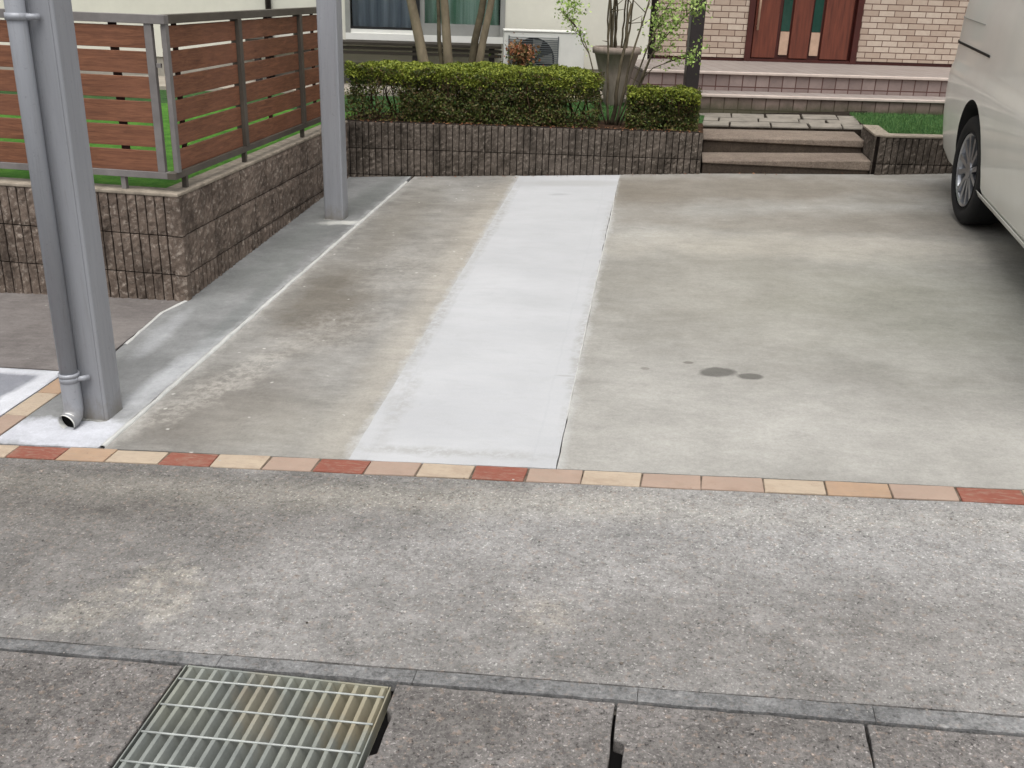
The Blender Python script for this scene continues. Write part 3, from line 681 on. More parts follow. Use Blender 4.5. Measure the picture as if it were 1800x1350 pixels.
for i in range(6):
    z0 = zr1 + pt * i + (.004 if i else 0); z1 = z0 + .100
    for (a, b_) in ((-7.0, -5.56), (-5.50, -4.03), (-3.97, -2.506)):
        fpart('board', lambda b: box(b, a, b_, fy - .008, fy + .008, z0, z1), m_woodx, .002)
    for (a, b_) in ((.022, .89), (.94, 1.93), (1.98, 2.84)):
        fpart('board', lambda b: box(b, -.008, .008, a, b_, z0, z1, 0, Mside), m_woody, .002)
for x in (-5.53, -4.0):
    fpart('post', lambda b: box(b, x - .022, x + .022, fy - .021, fy + .035, zr1, zt0), m_rail)
fpart('post', lambda b: box(b, -2.508, -2.470, fy - .014, fy + .012, zr1, zt0), m_rail)
for i, y in enumerate((.005, .915, 1.955, 2.86)):
    fpart('post', lambda b: box(b, -.022 if i else .010, .030 if i else .034, y - (.022 if i else .018), y + (.022 if i else .018), zr1 if i < 3 else .60, zt0 if i < 3 else 1.45, 0, Mside), m_rail if i == 0 else (m_raild if i < 3 else m_clip))
for x in (-5.0, -3.45, -2.68):
    fpart('stile', lambda b: box(b, x - .02, x + .02, fy + .009, fy + .02, zr1, zt0), m_clip, 0)
for y in (.18, .45, 1.42, 1.78, 2.3, 2.6):
    if y in (.45, 1.78): continue
    fpart('stile', lambda b: box(b, -.02, -.009, y - .02, y + .02, zr1, zt0, 0, Mside), m_clip, 0)
for x in (-5.53, -4.0, -2.7): fpart('foot', lambda b: box(b, x - .012, x + .012, fy - .012, fy + .012, .600, zr0), m_rail, 0)
for y in (.12, .915, 1.955): fpart('foot', lambda b: box(b, -.012, .012, y - .012, y + .012, .600, zr0, 0, Mside), m_raild, 0)
# corner connectors
for z in (1.19, zt0 + .003): fpart('corner_joint', lambda b: box(b, -2.468, -2.445, fy - .005, fy + .01, z, z + .02), m_rail, .001)

# ------------------------------------------------------------------ carport posts
def carpost(x0, x1, y0, y1, zb, label):
    p = empty('carport_post', ((x0 + x1) / 2, (y0 + y1) / 2, zb)); tag(p, label, 'carport post', 'aluminium carport posts')
    bm = bmesh.new(); hx, hy = (x1 - x0) / 2, (y1 - y0) / 2
    box(bm, -hx, hx, -hy, hy, -.03, 2.4)
    o = link('shaft', bm, m_post, p); bevel(o, .009, 4)
    # two shallow raised lips down the front edges, as on extruded sections
    bm = bmesh.new(); box(bm, -hx + .012, -hx + .02, -hy - .0025, -hy + .001, .0, 2.38); box(bm, hx - .02, hx - .012, -hy - .0025, -hy + .001, .0, 2.38)
    link('extrusion_lip', bm, m_post, p)
    bm = bmesh.new(); r_ = random.Random(int(abs(x0) * 100)); n = 22; c = bm.verts.new((0, 0, .012)); ring = []
    for k in range(n):
        a = 2 * math.pi * k / n; rr = 1.25 + r_.uniform(-.1, .12)
        m_ = max(abs(math.cos(a)), abs(math.sin(a)))
        ring.append(bm.verts.new((hx * rr * math.cos(a) / m_, hy * rr * math.sin(a) / m_, .0)))
    for k in range(n): bm.faces.new((c, ring[k], ring[(k + 1) % n]))
    link('mortar_collar', bm, m_margin2, p)
    return p
m_margin2 = plain('grey mortar collar', srgb(150, 150, 146), .9, .2, var=.2, ns=20, bump=.003)
carpost(-2.150, -2.045, 3.135, 3.25, G(-2.1, 3.19), 'tall silver grey carport post nearest the camera with the downpipe in front')
carpost(-2.262, -2.133, 6.16, 6.27, G(-2.2, 6.2), 'silver grey carport post farther back, standing against the block wall')
# downpipe
dp = empty('downpipe', (-2.152, 3.095, G(-2.15, 3.1))); tag(dp, 'round silver grey rain downpipe strapped to the near carport post', 'downpipe')
bm = bmesh.new(); tube(bm, [(0, 0, .2), (0, 0, 1.3), (0, 0, 2.42)], .031, 24); link('pipe', bm, m_pipe, dp, True)
bm = bmesh.new(); tube(bm, [(0, 0, .205), (0, 0, .1), (0, 0, .062), (.000, -.008, .043), (-.002, -.025, .030), (-.004, -.048, .026)], [.0345] * 6, 24, cap=False); link('socket', bm, m_pipe, dp, True)
bm = bmesh.new(); tube(bm, [(0, 0, .196), (0, 0, .209)], .0375, 24); link('collar', bm, m_pipe, dp, True)
bm = bmesh.new(); tube(bm, [(-.002, -.03, .0295), (-.0045, -.052, .0255)], .0335, 24, cap=False); link('outlet_lip', bm, m_white, dp, True)
bm = bmesh.new(); tube(bm, [(-.002, -.028, .030), (-.003, -.034, .029)], .0322, 24); link('outlet_shade_plug', bm, m_black, dp)  # black plug painting the shade inside the pipe mouth
for z in (1.435, .175):
    bm = bmesh.new(); tube(bm, [(0, 0, z), (0, 0, z + .022)], .036, 24); tube(bm, [(.03, .0, z + .011), (.062, .03, z + .011)], .010, 10); link('strap', bm, m_pipe, dp, True)

# ------------------------------------------------------------------ hedges
def leaves(bm, n, sampler, size, flatness=.4, rnd=random, aspect=.55):
    for _ in range(n):
        p = Vector(sampler()); s = size * rnd.uniform(.6, 1.3)
        nv = Vector((rnd.gauss(0, 1), rnd.gauss(0, 1), rnd.gauss(flatness, 1))).normalized()
        t = nv.cross(Vector((rnd.gauss(0, 1), rnd.gauss(0, 1), rnd.gauss(0, 1)))).normalized(); b = nv.cross(t)
        a = [p - t * s * .5, p + b * s * aspect * .5 + nv * s * .06, p + t * s * .5, p - b * s * aspect * .5 + nv * s * .06]
        bm.faces.new([bm.verts.new(v) for v in a])
def hedge(x0, x1, yf, depth, z0, z1, label, group, seed, gaps=()):
    rnd = random.Random(seed); h = empty('hedge', ((x0 + x1) / 2, yf + depth / 2 + .155 * ((x0 + x1) / 2 + 2.53), z0)); tag(h, label, 'hedge', group)
    O = h.location
    Yf = lambda x: yf + .155 * (x + 2.53)
    dens = lambda x: noise.noise(Vector((x * 3.3, seed, 0)))
    rz = lambda x, y: (z1 - z0) + .055 * noise.noise(Vector((x * 2.2, y * 4, seed))) + .028 * noise.noise(Vector((x * 11, y * 11, seed)))
    ez = lambda x: min(1, ((x - x0) / .16) ** .5 if x > x0 else 0, ((x1 - x) / .16) ** .5 if x < x1 else 0)
    def top():
        while True:
            x = rnd.uniform(x0, x1); v = rnd.uniform(0, 1); e = ez(x) * min(1, (min(v, 1 - v) / .14) ** .5 if 0 < v < 1 else 0)
            y = Yf(x) + v * depth
            z = rz(x, y) * (.8 + .2 * e) - abs(rnd.gauss(0, .022))
            return (x - O.x, y - O.y, z)
    def bulge(x, z): return .06 * noise.noise(Vector((x * 4, z * 5, seed + 4))) + .03 * noise.noise(Vector((x * 14, z * 14, seed + 2)))
    def front():
        while True:
            x = rnd.uniform(x0, x1); t = rnd.uniform(.0, .97); z = t * rz(x, Yf(x))
            if any(abs(x - g[0]) < g[1] and t < g[2] and rnd.random() < .55 for g in gaps): continue
            if noise.noise(Vector((x * 9, z * 9, seed + 9))) < -.22 and rnd.random() < .8: continue
            y = Yf(x) + bulge(x, z) + abs(rnd.gauss(0, .05)) + (.04 * (1 - ez(x)))
            return (x - O.x, y - O.y, z)
    def ends():
        xe = rnd.choice((x0, x1)); v = rnd.uniform(0, 1); t = rnd.uniform(0, .97); s_ = 1 if xe == x0 else -1
        x = xe + s_ * (abs(rnd.gauss(0, .03)) + .02 * noise.noise(Vector((v * 6, t * 6, seed))))
        return (x - O.x, Yf(x) + v * depth - O.y, t * (z1 - z0))
    def inner():
        while True:
            x = rnd.uniform(x0 + .03, x1 - .03); v = rnd.uniform(.1, 1); t = rnd.uniform(0, .9)
            if any(abs(x - g[0]) < g[1] and t < g[2] for g in gaps): continue
            return (x - O.x, Yf(x) + v * depth - O.y, t * (z1 - z0))
    A = (x1 - x0)
    bm = bmesh.new(); leaves(bm, int(14000 * A * depth / .55), top, .020, 1.2, rnd); leaves(bm, int(2600 * A), lambda: (lambda p: (p[0], p[1], p[2]))(front()) if False else (lambda x: (x - O.x, Yf(x) + bulge(x, .3) + abs(rnd.gauss(0, .02)) - O.y, rz(x, Yf(x)) * (1 - abs(rnd.gauss(0, .13)))))(rnd.uniform(x0, x1)), .020, .6, rnd)
    link('young_growth', bm, m_lnew, h)
    bm = bmesh.new(); leaves(bm, int(9500 * A), front, .021, .2, rnd); leaves(bm, int(2600 * depth), ends, .021, .2, rnd); leaves(bm, int(8000 * A), inner, .03, .2, rnd)
    link('old_foliage', bm, m_lold, h)
    bm = bmesh.new(); k = int(A * 42)
    for i in range(k):
        x = x0 + .04 + (A - .08) * (i + rnd.random()) / k; y = Yf(x) + rnd.uniform(.06, depth - .1); p = Vector((x - O.x, y - O.y, -.03)); pts = [p]
        for q in range(4): p = p + Vector((rnd.uniform(-.05, .05), rnd.uniform(-.06, .04), (z1 - z0) * .24)); pts.append(p)
        tube(bm, pts, [.007, .006, .005, .004, .002], 5)
        for q in range(3):
            b0 = pts[rnd.randint(1, 3)]; d = Vector((rnd.uniform(-1, 1), rnd.uniform(-1, .3), rnd.uniform(.2, 1))).normalized() * rnd.uniform(.06, .14)
            tube(bm, [b0, b0 + d * .6, b0 + d], [.003, .002, .001], 4)
    link('twigs', bm, m_twig, h)
    return h
hedge(-2.60, -.66, 7.63, .60, .585, 1.0, 'long clipped hedge with yellow green top left of the planter', 'clipped hedges on the retaining wall', 11, gaps=[(-2.36, .17, .62), (-.80, .13, .5)])
hedge(-.44, .125, 7.63, .42, .585, .895, 'short rounded hedge with yellow green top right of the planter', 'clipped hedges on the retaining wall', 12)

# ------------------------------------------------------------------ multi-stem tree behind the hedge
def limb(bm, pts, r0, r1, n=10, rnd=random, wob=.012):
    P = []; N_ = 9
    for i in range(N_ + 1):
        t = i / N_ * (len(pts) - 1); k = min(int(t), len(pts) - 2); f = t - k
        p = Vector(pts[k]).lerp(Vector(pts[k + 1]), f) + Vector((rnd.uniform(-wob, wob), rnd.uniform(-wob, wob), 0))
        P.append(p)
    tube(bm, P, [r0 + (r1 - r0) * i / N_ for i in range(N_ + 1)], n)
    return P
tr = empty('garden_tree', (-2.08, 8.9, .58)); tag(tr, 'pale multi stem garden tree rising behind the long hedge in front of the window', 'tree')
rt = random.Random(21); O = tr.location
stems = [((-2.17, .0), (-2.302, .977), (-2.402, 1.46), .050, m_bark), ((-2.08, .03), (-2.138, .984), (-2.170, 1.467), .020, m_barkd), ((-2.05, -.04), (-2.076, .986), (-2.112, 1.469), .044, m_bark),
         ((-1.92, .05), (-1.857, .995), (-1.771, 1.48), .036, m_barkd), ((-1.88, -.05), (-1.791, .998), (-1.700, 1.483), .036, m_bark)]
tips = []
for (bx, by), (mx, mz), (tx, tz), r, mt in stems:
    bm = bmesh.new(); dx, dz = tx - mx, tz - mz
    P = limb(bm, [(bx - O.x, by, -.03), (mx - O.x, 0, mz - O.z), (tx - O.x, 0, tz - O.z), (tx + dx * .9 - O.x, by, tz + dz * .9 - O.z), (tx + dx * 1.6 - O.x, by * 2, tz + .95 - O.z)], r * 1.1, r * .5, 12, rt, .006)
    tips.append(P[-1]); tips.append(P[-2])
    for q in range(4):
        b0 = P[-1 - q % 2]; d = Vector((rt.uniform(-.5, .5), rt.uniform(-.5, .5), rt.uniform(.2, .7)))
        limb(bm, [b0, b0 + d * .5, b0 + d], r * .35, .004, 6, rt, .01); tips.append(b0 + d); tips.append(b0 + d * .6)
    link('trunk', bm, mt, tr, True)
bm = bmesh.new()
def crown():
    c = rt.choice(tips); return c + Vector((rt.gauss(0, .17), rt.gauss(0, .17), abs(rt.gauss(.1, .16))))
leaves(bm, 4200, crown, .05, .5, rt)
link('crown', bm, m_ltree, tr)

# ------------------------------------------------------------------ planter and flowering shrub
pl = empty('planter_pot', (-.66, 9.75, .57)); tag(pl, 'tall tapered grey brown planter standing behind the gap between the hedges', 'planter')
bm = bmesh.new(); n = 28
prof = [(.075, 0), (.085, .02), (.15, .28), (.205, .47), (.225, .475), (.23, .53), (.21, .535), (.195, .5), (.0, .49)]
rings = [[bm.verts.new((r * math.cos(2 * math.pi * k / n), r * math.sin(2 * math.pi * k / n), z)) for k in range(n)] if r > 0 else None for r, z in prof]
c = bm.verts.new((0, 0, .49))
for a, b in zip(rings[:-2], rings[1:-1]):
    for k in range(n): bm.faces.new((a[k], a[(k + 1) % n], b[(k + 1) % n], b[k]))
for k in range(n): bm.faces.new((rings[-2][k], rings[-2][(k + 1) % n], c))
bm.faces.new(rings[0][::-1])
link('pot_body', bm, m_pot, pl, True)
bm = bmesh.new(); rs = random.Random(5)
for k in range(9):
    a = rs.uniform(0, 6.28); r = rs.uniform(.02, .14); x, y = r * math.cos(a), r * math.sin(a)
    limb(bm, [(x, y, .48), (x * 1.2, y, .8), (x * 1.4 + rs.uniform(-.04, .04), y, 1.25)], .011, .007, 6, rs, .006)
link('stems', bm, m_barkd, pl, True)
bm = bmesh.new(); leaves(bm, 700, lambda: (rs.gauss(0, .16), rs.gauss(0, .12), rs.uniform(.98, 1.4)), .05, .3, rs); link('crown', bm, m_ltree, pl)

sh = empty('garden_shrub', (-.55, 8.2, .585)); tag(sh, 'open leafy shrub with thin stems and pale green leaves in the hedge gap', 'shrub')
rs = random.Random(15); bm = bmesh.new(); O = sh.location; tipl = []
for (bx, tx, tz, mx, mz, r) in ((-.55, -.47, 1.5, -.53, .85, .02), 
                           (-.60, -.92, 1.37, -.76, 1.1, .007), (-.58, -.64, 1.55, -.62, 1.05, .011), (-.52, -.33, 1.54, -.45, 1.08, .012), (-.50, .02, 1.5, -.25, 1.2, .008), (-.50, -.12, 1.36, -.3, 1.1, .007), (-.5, .05, 1.16, -.3, 1.02, .006), (-.52, -.13, 1.62, -.28, 1.3, .008)):
    P = limb(bm, [(bx - O.x, rs.uniform(-.02, .02), -.02), (mx - O.x, rs.uniform(-.06, .06), mz - O.z), (tx - O.x, rs.uniform(-.1, .1), tz - O.z)], r, r * .45, 7, rs, .008)
    for q in range(5):
        b0 = P[rs.randint(5, 9)]; d = Vector((rs.uniform(-.14, .16), rs.uniform(-.12, .12), rs.uniform(-.02, .16)))
        tube(bm, [b0, b0 + d * .6, b0 + d], [.004, .003, .001], 5)
        if tx > -.25 or tx < -.65: tipl += [b0 + d, b0 + d * .6]
    if tx > -.25 or tx < -.8: tipl += P[6:]
link('stem', bm, m_barkd, sh, True)
bm = bmesh.new()
leaves(bm, 720, lambda: rs.choice(tipl) + Vector((rs.gauss(0, .028), rs.gauss(0, .03), rs.gauss(0, .028))), .026, .4, rs, .7)
leaves(bm, 300, lambda: Vector((rs.gauss(-.93, .05) - O.x, rs.gauss(0, .05), rs.gauss(1.47, .07) - O.z)), .026, .4, rs, .7)
leaves(bm, 420, lambda: Vector((rs.gauss(-.2, .07) - O.x, rs.gauss(0, .06), rs.gauss(1.36, .09) - O.z)), .028, .4, rs, .7)
leaves(bm, 160, lambda: Vector((rs.gauss(.02, .05) - O.x, rs.gauss(0, .05), rs.gauss(1.5, .05) - O.z)), .026, .4, rs, .7)
leaves(bm, 60, lambda: Vector((rs.gauss(.03, .03) - O.x, rs.gauss(0, .03), rs.gauss(1.12, .03) - O.z)), .026, .4, rs, .7)
link('foliage', bm, m_lshrub, sh)
# loose grit on the apron and lids
bm = bmesh.new(); rq = random.Random(77)
for _ in range(170):
    x, y = rq.uniform(-1.9, 1.6), rq.choice((rq.uniform(1.5, 2.9), rq.uniform(1.95, 2.1), rq.uniform(2.8, 2.92))); r = rq.uniform(.0012, .0038) * (1.5 if rq.random() < .08 else 1)
    if gx0 - .02 < x < gx1 + .03 and y < 1.9: continue
    mm = Matrix.Translation((x, y, G(x, y) + r * .4)) @ Matrix.Rotation(rq.uniform(0, 6.28), 4, 'Z') @ Matrix.Diagonal((r, r * rq.uniform(.6, 1), r * .6, 1))
    bmesh.ops.create_icosphere(bm, subdivisions=1, radius=1, matrix=mm)
o = link('grit', bm, leafm('mixed grit', [srgb(60, 56, 50), srgb(120, 112, 104), srgb(180, 176, 168), srgb(92, 82, 72)])); tag(o, 'tiny loose stones scattered on the concrete apron', 'grit', kind='stuff')
# litter of fallen leaves on the bed edge
bm = bmesh.new(); rs = random.Random(33)
leaves(bm, 420, lambda: (lambda x: (x, wally(x) + rs.uniform(.03, .2), .59 + rs.uniform(0, .01)))(rs.uniform(-2.5, .15)), .022, 4, rs)
leaves(bm, 70, lambda: (lambda x: (x, wally(x) - abs(rs.gauss(0, .04)) - .03, G(x, wally(x)) + .006))(rs.uniform(-2.0, 1.4)), .02, 5, rs)
o = link('leaf_litter', bm, leafm('dry leaves', [srgb(110, 62, 44), srgb(140, 98, 64), srgb(88, 60, 44)])); tag(o, 'scattered dry brown leaves along the block wall', 'leaves', kind='stuff')

# ------------------------------------------------------------------ house
hp = (.558, 11.605, 0); ha = math.radians(12)
ho = empty('house', hp, ha); tag(ho, 'house with cream rendered wall and beige brick tile entrance', 'house')
def hbox(name, x0, x1, y0, y1, z0, z1, mat, parent=None, bv=0):
    bm = bmesh.new(); box(bm, x0, x1, y0, y1, z0, z1); o = link(name, bm, mat, parent or ho)
    if bv: bevel(o, bv)
    return o
cy = -.213
wx0, wx1, wz0, wz1 = -4.24, -2.58, 1.06, 2.95
bm = bmesh.new()
box(bm, -10, wx0, cy, 0, .80, 5.5); box(bm, wx1, -1.055, cy, 0, .80, 5.5)
box(bm, wx0, wx1, cy, 0, .80, wz0); box(bm, wx0, wx1, cy, 0, wz1, 5.5)
link('wall', bm, m_cream, ho)
hbox('foundation', -10, -1.06, cy + .015, 0, .4, .80, m_found)
bm = bmesh.new(); box(bm, -1.055, .04, 0, .3, .95, 5.5); box(bm, 1.28, 8, 0, .3, .95, 5.5); box(bm, .04, 1.28, 0, .3, 3.1, 5.5)
link('tiled_wall', bm, m_tilewall, ho)
hbox('wall_base', -1.055, .04, .012, .3, .90, .95, m_doord); hbox('wall_base', 1.28, 8, .012, .3, .90, .95, m_doord)
# window
wi = hbox('window', wx0, wx1, cy - .02, cy + .0, wz0 - .03, wz0 + .035, m_white)
tag(wi)
for (a, b, c, d, e, f, m_) in ((wx0, wx0 + .05, cy - .015, cy + .08, wz0 + .035, wz1, m_frame), (wx1 - .05, wx1, cy - .015, cy + .08, wz0 + .035, wz1, m_frame), (wx0, wx1, cy - .015, cy + .08, wz1 - .05, wz1 + .002, m_frame)):
    hbox('frame', a, b, c, d, e, f, m_, wi)
hbox('sash', wx0 + .05, -3.47, cy + .0, cy + .03, wz0 + .035, wz0 + .075, m_white, wi)
hbox('sash', wx0 + .05, -3.47, cy + .005, cy + .03, wz0 + .075, wz0 + .1, m_darkframe, wi)
hbox('sash', -3.56, -3.47, cy + .0, cy + .04, wz0 + .1, wz1 - .05, m_darkframe, wi)
hbox('sash', -3.47, wx1 - .05, cy + .03, cy + .06, wz0 + .035, wz0 + .15, m_frame, wi)
hbox('sash', -3.47, -3.42, cy + .03, cy + .06, wz0 + .15, wz1 - .05, m_frame, wi)
hbox('pane', wx0 + .05, -3.56, cy + .014, cy + .018, wz0 + .1, wz1 - .05, m_glass, wi)
hbox('pane', -3.42, wx1 - .05, cy + .043, cy + .047, wz0 + .15, wz1 - .05, m_glass, wi)
def pleats(x0, x1, y, z0, z1, mat):
    bm = bmesh.new(); n = int((x1 - x0) / .012); r_ = random.Random(2); ph = 0; cols = []
    for i in range(n + 1):
        x = x0 + (x1 - x0) * i / n; ph += r_.uniform(.35, .75); yy = y + .02 * math.sin(ph)
        cols.append((bm.verts.new((x, yy, z0)), bm.verts.new((x, yy, z1))))
    for a, b in zip(cols, cols[1:]): bm.faces.new((a[0], b[0], b[1], a[1]))
    return link('curtain', bm, mat, wi, True)
pleats(wx0 + .06, -3.5, cy + .11, wz0 + .02, wz1, m_curtL); pleats(-3.42, wx1 - .06, cy + .12, wz0 + .02, wz1, m_curtR)
hbox('room_back', wx0, wx1, .001, .01, wz0, wz1, m_darkframe, wi)
# timber deck below the window
dk = empty('veranda_deck', hp, ha); tag(dk, 'low dark slatted timber deck under the house window', 'deck')
for k, (z0, z1, y0) in enumerate(((1.0, 1.026, -.62), (.955, .985, -.60), (.91, .94, -.60))):
    if k == 0:
        for q in range(4): bm = bmesh.new(); box(bm, -5.2, -2.62, -.62 + q * .1, -.53 + q * .1, z0, z1); link('deck_board', bm, m_deck, dk)
    else:
        bm = bmesh.new(); box(bm, -5.2, -2.62, y0, y0 + .02, z0, z1); link('skirt_board', bm, m_deck, dk)
for x in (-5.1, -4.3, -3.5, -2.72): bm = bmesh.new(); box(bm, x - .03, x + .03, -.575, -.515, .55, .998); link('leg', bm, m_postb, dk)
# porch landing and step (they belong to the house)
hbox('porch_landing', -1.33, 8, -1.64, .0, .3, .895, m_riser)
o = hbox('landing_tile', -1.33, 8, -1.62, -.0, .898, .915, m_tread)
hbox('nosing', -1.33, 8, -1.668, -1.62, .893, .919, m_nose, bv=.006)
hbox('porch_step', -1.33, 8, -2.04, -1.643, .3, .728, m_riser2)
hbox('step_tile', -1.33, 8, -2.02, -1.642, .73, .747, m_tread)
hbox('nosing', -1.33, 8, -2.066, -2.02, .725, .751, m_nose, bv=.006)
# front door
dr = hbox('door', .06, 1.26, .05, .09, .925, 3.05, m_doord)
for x0, x1 in ((.04, .105), (1.215, 1.28)): hbox('frame', x0, x1, -.02, .09, .917, 3.1, m_doord, dr, .004)
hbox('threshold', .105, 1.215, -.01, .05, .917, .945, m_doord, dr)
for x0, x1 in ((.125, .385), (.54, .745), (.885, 1.19)): hbox('panel', x0, x1, .02, .05, .955, 3.0, m_door, dr, .005)
for x0, x1 in ((.425, .52), (.765, .86)):
    hbox('glass', x0, x1, .038, .046, 1.235, 2.8, m_doorg, dr); hbox('insert', x0, x1, .030, .046, .99, 1.23, m_doorb, dr)
bm = bmesh.new(); tube(bm, [(.15, -.03, 1.24), (.15, -.03, 1.9)], .012, 10); tube(bm, [(.15, -.03, 1.28), (.15, .03, 1.28)], .007, 8); tube(bm, [(.15, -.03, 1.86), (.15, .03, 1.86)], .007, 8); link('handle', bm, m_doorb, dr, True)
# rainwater pipes on the house
bm = bmesh.new(); tube(bm, [(-.985, -.04, .93), (-.985, -.04, 4)], .034, 14); o = link('downpipe', bm, m_postb, ho, True)
bm = bmesh.new(); tube(bm, [(-5.02, cy - .04, .6), (-5.02, cy - .04, 4)], .03, 14); link('downpipe', bm, m_postb, ho, True)
# roof out of view
bm = bmesh.new(); box(bm, -10.4, 8.4, -.5, .3, 5.5, 5.7); link('roof', bm, m_postb, ho)
# porch post
pp = empty('porch_post', (.045, 9.25, .57), ha); tag(pp, 'black square post standing behind the short hedge in front of the tiled steps', 'post')
bm = bmesh.new(); box(bm, -.058, .058, -.058, .058, 0, 2.9); bevel(link('shaft', bm, m_postb, pp), .006)
bm = bmesh.new(); box(bm, -.09, .09, -.09, .09, 0, .02); bevel(link('base_plate', bm, m_postb, pp), .004)
# outdoor unit of the air conditioner
ac = empty('air_conditioner', (-1.44, 10.46, .6), ha); tag(ac, 'white outdoor air conditioner unit against the cream wall', 'air conditioner')
aw, ad, ah = .41, .29, .575
bm = bmesh.new(); box(bm, -aw, aw, 0, ad, .05, ah); bevel(link('casing', bm, m_white, ac), .012, 3)
bm = bmesh.new(); box(bm, -aw - .006, aw + .006, -.008, ad + .004, ah - .002, ah + .018); bevel(link('lid', bm, m_white, ac), .008)
bm = bmesh.new(); tube(bm, [(-.11, .0, .31), (-.11, -.006, .31)], .215, 36); link('fan_opening', bm, m_darkframe, ac)
bm = bmesh.new()
for k in range(22):
    z = .09 + k * .0205; box(bm, -.36, .14, -.016, -.008, z, z + .006)
box(bm, -.365, -.355, -.016, -.002, .08, .54); box(bm, .135, .145, -.016, -.002, .08, .54)
link('grille', bm, plain('grey grille', srgb(104, 110, 112), .6), ac)
bm = bmesh.new()
for k in range(5):
    a = k * 2 * math.pi / 5; c_ = Vector((-.11, -.007, .31)); u = Vector((math.cos(a), 0, math.sin(a))); v = Vector((-math.sin(a), 0, math.cos(a)))
    bm.faces.new([bm.verts.new(c_ + u * .03 + v * .01), bm.verts.new(c_ + u * .19 + v * .07), bm.verts.new(c_ + u * .2 - v * .03), bm.verts.new(c_ + u * .03 - v * .02)])
link('fan_blade', bm, m_frame, ac)
for x in (-.3, .3): bm = bmesh.new(); box(bm, x - .03, x + .03, .0, ad, -.03, .05); link('foot', bm, m_trim, ac)
# pot of orange flowers in front of the unit
fl = empty('flower_plant', (-1.63, 10.22, .57)); tag(fl, 'orange flowering plant growing in front of the air conditioner', 'flowers')
rs = random.Random(44); bm = bmesh.new()
for k in range(22): tube(bm, [(rs.uniform(-.06, .06), rs.uniform(-.05, .05), 0), (rs.gauss(0, .08), rs.gauss(0, .06), .42)], [.005, .003], 5)
link('stem', bm, m_twig, fl)
bm = bmesh.new(); leaves(bm, 500, lambda: (rs.gauss(0, .09), rs.gauss(0, .07), rs.uniform(.05, .45)), .035, .3, rs); link('foliage', bm, m_lold, fl)
bm = bmesh.new(); leaves(bm, 420, lambda: (rs.gauss(0, .07), rs.gauss(-.03, .06), rs.gauss(.42, .05)), .035, .6, rs, .8); link('petals', bm, m_orange, fl)

# ------------------------------------------------------------------ van
va = math.radians(-3.0)
vx, vy = 1.80, 6.56
van = empty('van', (vx, vy, G(vx, vy))); tag(van, 'white van parked at the right with its alloy wheel beside the low wall', 'van')
nz_ = Vector((-.038, -.04, 1)).normalized(); fy_ = Vector((-math.sin(va), math.cos(va), 0)); fx2 = fy_.cross(nz_).normalized(); fy2 = nz_.cross(fx2)
van.rotation_euler = Matrix((fx2, fy2, nz_)).transposed().to_euler()
# outline at each height: (z, half width inset, far end y, near end y, corner radius)
prof = [(.20, .10, .98, -3.25, .30), (.24, .035, 1.08, -3.36, .30), (.31, .005, 1.16, -3.44, .32), (.42, -.010, 1.20, -3.48, .32), (.56, -.022, 1.22, -3.50, .33), (.70, -.028, 1.21, -3.50, .33), (.80, -.026, 1.20, -3.48, .33),
        (.86, -.020, 1.19, -3.44, .33), (.885, -.010, 1.185, -3.40, .33), (.93, -.006, 1.18, -3.30, .33), (1.03, -.004, 1.16, -2.95, .33), (1.15, .002, 1.15, -2.75, .32), (1.25, .012, 1.14, -2.6, .32), (1.32, .03, 1.13, -2.5, .32),
        (1.50, .07, 1.10, -2.3, .32), (1.70, .12, 1.06, -2.05, .32), (1.80, .16, 1.02, -1.9, .32), (1.86, .24, .94, -1.75, .34), (1.89, .40, .78, -1.5, .34)]
W2 = .86; xc = W2 - .03
def outline(z, ins, yf, yr, r, off=0):
    hw = W2 - ins + off; pts = []; yf += off; yr -= off
    def seg(a, b, n): return [(a[0] + (b[0] - a[0]) * t / n, a[1] + (b[1] - a[1]) * t / n) for t in range(n)]
    def arc(cx_, cy_, a0, n): return [(cx_ + r * math.cos(math.radians(a0 + 90 * t / n)), cy_ + r * math.sin(math.radians(a0 + 90 * t / n))) for t in range(n)]
    pts += seg((hw, yr + r), (hw, yf - r), 44); pts += arc(hw - r, yf - r, 0, 10); pts += seg((hw - r, yf), (-hw + r, yf), 8); pts += arc(-hw + r, yf - r, 90, 10)
    pts += seg((-hw, yf - r), (-hw, yr + r), 44); pts += arc(-hw + r, yr + r, 180, 10); pts += seg((-hw + r, yr), (hw - r, yr), 8); pts += arc(hw - r, yr + r, 270, 10)
    return [(x + xc, y) for x, y in pts]
bm = bmesh.new(); rings = [[bm.verts.new((x, y, p[0])) for x, y in outline(*p)] for p in prof]; n = len(rings[0])
for a, b in zip(rings, rings[1:]):
    for k in range(n): bm.faces.new((a[k], a[(k + 1) % n], b[(k + 1) % n], b[k]))
bm.faces.new(rings[-1]); bm.faces.new(rings[0][::-1])
body = link('body', bm, m_van, van, True)
def wheelcut(y, x0, x1, r):
    bm = bmesh.new(); nn = 48
    a = [bm.verts.new((x0, y + r * math.cos(2 * math.pi * k / nn), .345 + r * math.sin(2 * math.pi * k / nn))) for k in range(nn)]
    b = [bm.verts.new((x1, v.co.y, v.co.z)) for v in a]
    for k in range(nn): bm.faces.new((a[k], a[(k + 1) % nn], b[(k + 1) % nn], b[k]))
    bm.faces.new(a[::-1]); bm.faces.new(b); bmesh.ops.recalc_face_normals(bm, faces=bm.faces)
    return bm
tmp = []
WY = (0.0, -2.6)
for y in WY:
    for x0, x1 in ((-.2, .27), (1.42, 1.9)):
        c = link('cutter', wheelcut(y, x0, x1, .405), m_trim); c.parent = van; tmp.append(c)
        md = body.modifiers.new('arch', 'BOOLEAN'); md.operation = 'DIFFERENCE'; md.object = c; md.solver = 'EXACT'
